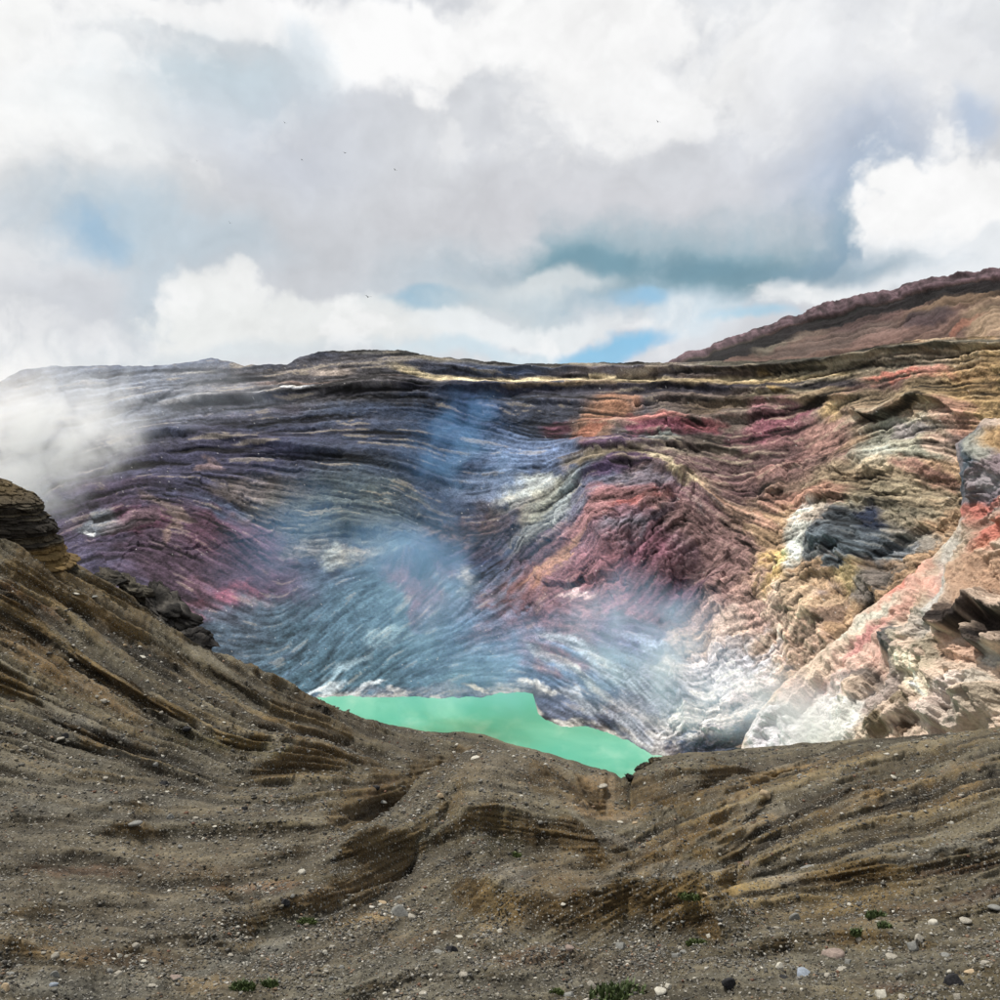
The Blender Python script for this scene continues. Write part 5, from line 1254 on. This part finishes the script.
# ================================================================ LAYERED CLIFF at the left edge
def layered_cliff():
    # a stack of beds: radius in pixels of a rounded bluff, read down its right-hand outline
    prof = [(470, 20), (477, 44), (482, 54), (490, 66), (493, 72), (500, 70), (506, 74), (518, 82), (524, 80), (530, 86), (538, 85), (545, 93), (549, 100), (553, 96), (560, 99), (570, 96), (590, 92)]
    R0 = 116.0; cx = -42
    nv, nu = 230, 420
    ys = np.linspace(468, 590, nv); ph = np.linspace(-math.pi * 0.15, math.pi * 1.15, nu)
    PH, YS = np.meshgrid(ph, ys)
    rad = np.interp(YS + 2.5 * fbm(PH * 30, YS * 0.3, 14, 141, 4), [a for a, b in prof], [b for a, b in prof])
    g = np.random.default_rng(77); edges = [462.0]
    while edges[-1] < 600: edges.append(edges[-1] + g.choice([1.8, 2.6, 3.4, 4.6, 6.5]))
    edges = np.array(edges); push = g.uniform(-3.4, 3.0, len(edges) + 1); tone = g.uniform(0, 1, len(edges) + 1)
    yb = YS + 2.6 * fbm(PH * 22, YS * 0.2, 24, 142, 4, 0.6)
    bi_ = np.searchsorted(edges, yb)
    gap = np.minimum(np.abs(yb - edges[np.clip(bi_, 0, len(edges) - 1)]), np.abs(yb - edges[np.clip(bi_ - 1, 0, len(edges) - 1)]))
    q1, q2, qe = cells(PH * 62, yb * 1.7 + 40 * (bi_ % 2), 11, 9)
    rad = rad + 2.0 * q1 - 1.6 * (1 - smooth(0, 0.12, qe)) + push[bi_] * (0.6 + 0.6 * fbm(PH * 40, bi_ * 7.0, 12, 143, 3)) - 2.2 * (1 - smooth(0, 0.8, gap)) + 1.6 * fbm(PH * 60, YS, 9, 144, 4, 0.65)
    rad = np.maximum(rad, 1)
    m_ = R0 / F                                        # metres per pixel there
    c = at(cx, 500, R0)
    zz = at(np.full_like(YS, cx), YS, R0)[..., 2] + 0.10 * (PH - math.pi / 2) * 0
    slant = 0.16 * rad * m_ * np.cos(PH)               # the beds dip to the right
    P = np.stack([c[0] + rad * m_ * np.cos(PH), c[1] - rad * m_ * 0.75 * np.sin(PH), zz - slant], -1)
    top = c + np.array([0, 0, 0])
    y_ = YS + 0.14 * rad * np.cos(PH) * 0
    col = np.zeros(P.shape) + lin((82, 74, 60))
    stripes = np.clip(smooth(0.45, 0.75, tone[bi_]) + 0.8 * (1 - smooth(0.1, 0.9, gap)), 0, 1)
    col = col + (lin((40, 36, 32)) - col) * (0.85 * stripes)[..., None]
    pal_ = smooth(0.35, 0.8, fbm(PH * 4, y_, 5, 147, 4)); col = col + (lin((122, 114, 96)) - col) * (0.6 * pal_)[..., None]
    och = smooth(528, 536, y_ + 3 * fbm(PH * 20, YS, 12, 148, 3)) * (1 - smooth(548, 553, y_)); col = col + (lin((120, 98, 60)) - col) * (0.85 * och)[..., None]
    und = smooth(551, 555, y_) * (1 - smooth(560, 566, y_)); col = col + (lin((52, 48, 36)) - col) * (0.7 * und)[..., None]
    cap = 1 - smooth(478, 492, y_); col = col + (lin((104, 88, 58)) - col) * (0.7 * cap)[..., None]
    lid = np.repeat(P[:1].mean(1, keepdims=True), nu, 1)
    PV = np.concatenate([lid, P], 0); CV = np.concatenate([col[:1], col], 0) * 0.82
    add("layered_cliff", make_mesh("layered_cliff", PV, grid_faces(*PV.shape[:2]), M_dark, CV.clip(0.004, 0.6)), kind="structure", label="dark layered cliff with an ochre bed on top of the left slope")
layered_cliff()

def crag_mesh(seed, n=5):
    """one jagged outcrop of unit size: chipped and creased"""
    V, Fc = ico(5)
    g = np.random.default_rng(seed)
    V0 = V.copy()
    for _ in range(20):
        d = g.normal(size=3); d /= np.linalg.norm(d); k = V @ d
        V = V - np.maximum(k - g.uniform(0.42, 0.8), 0)[:, None] * d * 0.9
    r = 0.16 * n3(V0, 6, seed) - 0.34 * np.abs(n3(V0, 4.0, seed + 1)) - 0.16 * np.abs(n3(V0, 1.6, seed + 2)) + 0.06 * n3(V0, 0.8, seed + 3) + 0.16 + 0.22 * facets(V0[:, 0] * 20 + V0[:, 2] * 8 + 200, V0[:, 1] * 12 - V0[:, 2] * 20 + 200, 7, seed, 1.6, 30) + 0.10 * facets(V0[:, 0] * 20 + V0[:, 2] * 8 + 200, V0[:, 1] * 12 - V0[:, 2] * 20 + 200, 2.6, seed + 1, 1.6, 30)
    return V * (1 + r)[:, None], Fc
def crag(name, cx, cy, w, h, R, depth, seed, label, cat, ang=0, c0=(60, 56, 52), c1=(110, 104, 96)):
    V, Fc = crag_mesh(seed)
    m_ = R / F; p = at(cx, cy, R)
    a = math.radians(ang)
    L = V * [w * m_ / 2, depth, h * m_ / 2]
    L = np.stack([L[:, 0] * math.cos(a) + L[:, 2] * math.sin(a), L[:, 1], -L[:, 0] * math.sin(a) + L[:, 2] * math.cos(a)], -1)
    t = smooth(-0.2, 0.9, n3(V, 3.0, seed + 7) + 0.3 * n3(V, 1.0, seed + 8))[:, None]
    col = lin(c0) * (1 - t) + lin(c1) * t
    o = add(name, make_mesh(name, L, Fc, M_dark, col * 0.8, smooth_=False), label=label, category=cat)
    o.location = p
    return o
crag("rock_outcrop", 158, 611, 112, 40, 121, 5.5, 5, "big black jagged rock outcrop on the crest of the left slope", "rock outcrop", 33, (40, 38, 36), (92, 88, 82))
crag("rock_outcrop", 195, 638, 46, 24, 124, 4, 6, "lower black rock outcrop sloping down the right end of the left crest", "rock outcrop", 36, (38, 36, 35), (84, 80, 76))
crag("rock_outcrop", 113, 579, 36, 17, 119, 3, 8, "small black rock outcrop between the layered cliff and the big black outcrop", "rock outcrop", 22, (42, 40, 36), (90, 84, 74))
crag("rock_outcrop", 132, 592, 40, 20, 121, 3, 9, "brown ragged rock ledge just above the big black outcrop", "rock outcrop", 30, (62, 58, 50), (112, 106, 92))
crag("dark_boulder", 644, 771, 20, 13, 116, 1.6, 10, "large dark mossy boulder in the notch right below the lake", "boulder", -10, (34, 32, 28), (72, 66, 52))
crag("dark_boulder", 630, 777, 12, 8, 113, 1.1, 12, "smaller dark boulder left of the large one in the notch", "boulder", 0, (30, 29, 27), (62, 58, 50))
crag("dark_boulder", 655, 761, 16, 10, 117, 1.4, 13, "dark boulder at the right lip of the notch below the lake", "boulder", -15, (44, 40, 32), (84, 74, 54))

# ================================================================ GREEN TUFTS
def leaf_mat(name, c):
    m = bpy.data.materials.new(name); m.use_nodes = True
    nt = m.node_tree; b = nt.nodes["Principled BSDF"]
    n1 = noise(nt, N(nt, "ShaderNodeTexCoord").outputs["Object"], 6.0, 3, 0.6)
    c = np.array(CL(*c))
    nt.links.new(mixc(nt, maprange(nt, n1, 0.3, 0.7), tuple(c * 0.6), tuple(c * 1.4)), b.inputs["Base Color"])
    b.inputs["Roughness"].default_value = 0.7
    return m
LEAF = leaf_mat("tuft_green", (72, 86, 46)); MOSS = leaf_mat("moss_green", (76, 88, 44))
def tuft(px, py, w_px, h_px, label, mat=LEAF, seed=0, name="grass_tuft", cat="plant"):
    p, n = ground_at(px, py); d = float(np.linalg.norm(p)); w = w_px * d / F / 2; h = h_px * d / F
    g = np.random.default_rng(seed + 500)
    V = []; Fc = []
    for _ in range(260):
        r = math.sqrt(g.random()); a = g.uniform(0, 2 * math.pi)
        x, y = r * math.cos(a) * w, r * math.sin(a) * w * 0.6
        hh = h * g.uniform(0.4, 1.0) * (1.1 - 0.6 * r); ln = g.normal(0, 0.45, 2) * hh; b = g.uniform(0.012, 0.035) * (1 + w)
        t = g.uniform(0, math.pi); dx, dy = math.cos(t) * b, math.sin(t) * b
        i = len(V)
        V += [(x - dx, y - dy, -0.05), (x + dx, y + dy, -0.05), (x + ln[0] * .5 + dx, y + ln[1] * .5 + dy, hh * .65), (x + ln[0] * .5 - dx, y + ln[1] * .5 - dy, hh * .65), (x + ln[0], y + ln[1], hh)]
        Fc += [(i, i + 1, i + 2, i + 3), (i + 3, i + 2, i + 4, i + 4)]
    me = bpy.data.meshes.new(name); me.from_pydata(V, [], [f if f[2] != f[3] else f[:3] for f in Fc]); me.materials.append(mat)
    o = add(name, me, label=label, category=cat); o.location = p
TUFTS = [
    (620, 997, 54, 13, 'biggest bright green tuft at the bottom edge with a bluish stone in it', LEAF),
    (267, 987, 20, 8, 'green tuft on the ochre soil at the lower left, right one of a pair', LEAF), (243, 989, 22, 9, 'green tuft on the ochre soil at the lower left, left one of a pair', LEAF),
    (308, 923, 16, 6, 'small yellowish green tuft on the dark bank under the white boulder', MOSS),
    (876, 917, 17, 7, 'upper green plant among the pale stones near the right edge', LEAF), (858, 934, 13, 6, 'lower left green plant among the pale stones near the right edge', LEAF), (884, 927, 12, 6, 'right green plant among the pale stones near the right edge', LEAF),
    (692, 896, 26, 4, 'flat olive green moss patch on the plateau edge right of centre', MOSS), (513, 855, 16, 3, 'flat green moss patch on the plateau below the central knoll', MOSS),
    (697, 943, 20, 4, 'dull green moss under the darkest end of the furrowed bank', MOSS), (556, 993, 12, 5, 'small green tuft at the bottom edge left of the biggest tuft', MOSS),
]
for i, (px, py, w, h, lb, mt) in enumerate(TUFTS):
    flat_ = h <= 4
    tuft(px, py, w, h, lb, mt, i, "moss_patch" if flat_ else "grass_tuft", "moss" if flat_ else "plant")

# ================================================================ BIRDS
M_bird = plain_rock("bird_feathers", (52, 54, 60), 0.2, 6.0)
def bird(px, py, R, span_px, yaw, flap, label):
    p = at(px, py, R); s = span_px * float(np.linalg.norm(p)) / F
    root = bpy.data.objects.new("bird", None); COL.objects.link(root); root.location = p; root.rotation_euler = (0.2, flap * 0.3, yaw); root.empty_display_size = 0.2
    root["label"] = label; root["category"] = "bird"; root["group"] = "birds flying in the sky over the crater"
    V, Fc = ico(2); B = V * [0.055, 0.24, 0.055] * s
    B[:, 0] *= 1 - 0.5 * smooth(0.02, 0.24, -V[:, 1] * 0.24)
    add("body", make_mesh("body", B, Fc, M_bird), parent=root)
    for sg in (-1, 1):
        W = []
        for t in np.linspace(0, 1, 7):
            ch = 0.13 * (1 - t * 0.75) ; sw = -0.12 * t * t + 0.04 * math.sin(t * 3); z = flap * (0.16 * math.sin(t * 2.2))
            for dy, dz in ((ch, 0), (-ch, 0), (0, 0.014 * (1 - t) + 0.004)):
                W.append((sg * (0.03 + 0.47 * t) * s, (sw + dy) * s, (z + dz) * s))
        Fw = []
        for i in range(6):
            a, b = i * 3, i * 3 + 3
            Fw += [(a, a + 2, b + 2, b), (a + 2, a + 1, b + 1, b + 2), (a + 1, a, b, b + 1)]
        me = bpy.data.meshes.new("wing"); me.from_pydata(W, [], Fw + [(0, 1, 2), (20, 19, 18)]); me.materials.append(M_bird)
        add("wing", me, parent=root)
for px, py, R, sp_, yw, fl, lb in (
    (285, 123, 260, 4.5, 0.6, 1, 'tiny dark bird, highest one left of the centre of the sky'), (345, 153, 250, 5, -0.4, 0.8, 'tiny dark bird gliding right below the highest bird'),
    (395, 170, 270, 4.5, 0.9, 1.1, 'tiny dark bird, rightmost of those left of the sky centre'), (230, 223, 220, 5, 0.2, 1.3, 'tiny dark bird alone lower left near the pale blue gap'),
    (368, 297, 230, 8, -0.2, 0.9, 'larger dark bird low over the pale clouds above the rim'), (658, 122, 280, 5, 0.5, 1, 'tiny dark bird alone in the right half of the sky'),
    (302, 160, 290, 3.5, 1.2, 0.7, 'faintest tiny bird between the two highest ones'), (197, 161, 300, 3, 0.3, 1, 'faint tiny bird farthest left in the sky')):
    bird(px, py, R, sp_, yw, fl, lb)

# ================================================================ STEAM AND FUMES
def plume(name, label, px, py, R, rad, colr, dens, nscale, lo, hi, tilt=0, seed=0):
    m = bpy.data.materials.new(name); m.use_nodes = True
    nt = m.node_tree; nt.nodes.clear()
    out = N(nt, "ShaderNodeOutputMaterial"); vs = N(nt, "ShaderNodeVolumeScatter")
    vs.inputs["Color"].default_value = (*colr, 1); vs.inputs["Anisotropy"].default_value = 0.1
    tc = N(nt, "ShaderNodeTexCoord").outputs["Object"]
    ln = vmath(nt, 'LENGTH', tc)
    off = vmath(nt, 'ADD', tc, (seed * 3.1, seed * 1.7, seed * 2.3))
    asp = N(nt, "ShaderNodeVectorMath", operation='MULTIPLY'); nt.links.new(off, asp.inputs[0]); asp.inputs[1].default_value = tuple(r / max(rad) for r in rad)
    n = noise(nt, asp.outputs[0], nscale, 4, 0.6, 0.5)
    f = math_(nt, 'MULTIPLY', maprange(nt, ln, 1.0, 0.1), maprange(nt, math_(nt, 'SUBTRACT', n, math_(nt, 'MULTIPLY', ln, 0.12)), lo, hi))
    nt.links.new(math_(nt, 'MULTIPLY', f, dens), vs.inputs["Density"])
    nt.links.new(vs.outputs[0], out.inputs["Volume"])
    V, Fc = ico(4)
    me = make_mesh(name, V * 0.999, Fc, m)
    o = add(name, me, kind="stuff", label=label)
    o.location = at(px, py, R); o.scale = rad; o.rotation_euler = (0, math.radians(tilt), 0)
    return o
WHITE = (1.0, 0.985, 1.0); BLUE = (0.32, 0.58, 1.0); PALEB = (0.62, 0.78, 1.0)
plume("steam_cloud", "dense white steam rising behind the left cliff", 4, 448, 420, (64, 36, 42), WHITE, 0.095, 3.2, 0.32, 0.58, -20, 1)
plume("steam_cloud", "torn white wisps of steam at the right side of the dense steam cloud", 95, 432, 440, (42, 26, 30), WHITE, 0.06, 3.4, 0.40, 0.62, -30, 8)
plume("steam_veil", "thin pale steam veil drifting across the left rim", 110, 395, 520, (110, 40, 34), (0.8, 0.88, 1.0), 0.03, 3.0, 0.35, 0.7, 0, 2)
plume("blue_fumes", "blue fumes hanging over the middle of the crater wall", 440, 600, 380, (115, 34, 66), BLUE, 0.040, 2.6, 0.34, 0.7, 15, 3)
plume("blue_fumes", "small deep blue fume patch high on the crater wall", 466, 446, 500, (46, 24, 42), (0.22, 0.5, 1.0), 0.045, 2.8, 0.32, 0.7, 25, 4)
plume("blue_fumes", "blue fumes above the right shore of the lake", 640, 650, 330, (50, 22, 36), (0.5, 0.7, 1.0), 0.07, 2.6, 0.3, 0.65, 10, 5)
plume("fumarole_steam", "white steam rising at the foot of the pale spur", 795, 716, 238, (25, 12, 14), (0.97, 0.95, 1.0), 0.12, 2.2, 0.3, 0.65, 25, 6)
plume("fumarole_steam", "faint whitish vapour over the pale shore right of the lake", 710, 700, 300, (32, 16, 18), PALEB, 0.085, 2.4, 0.3, 0.65, 10, 7)
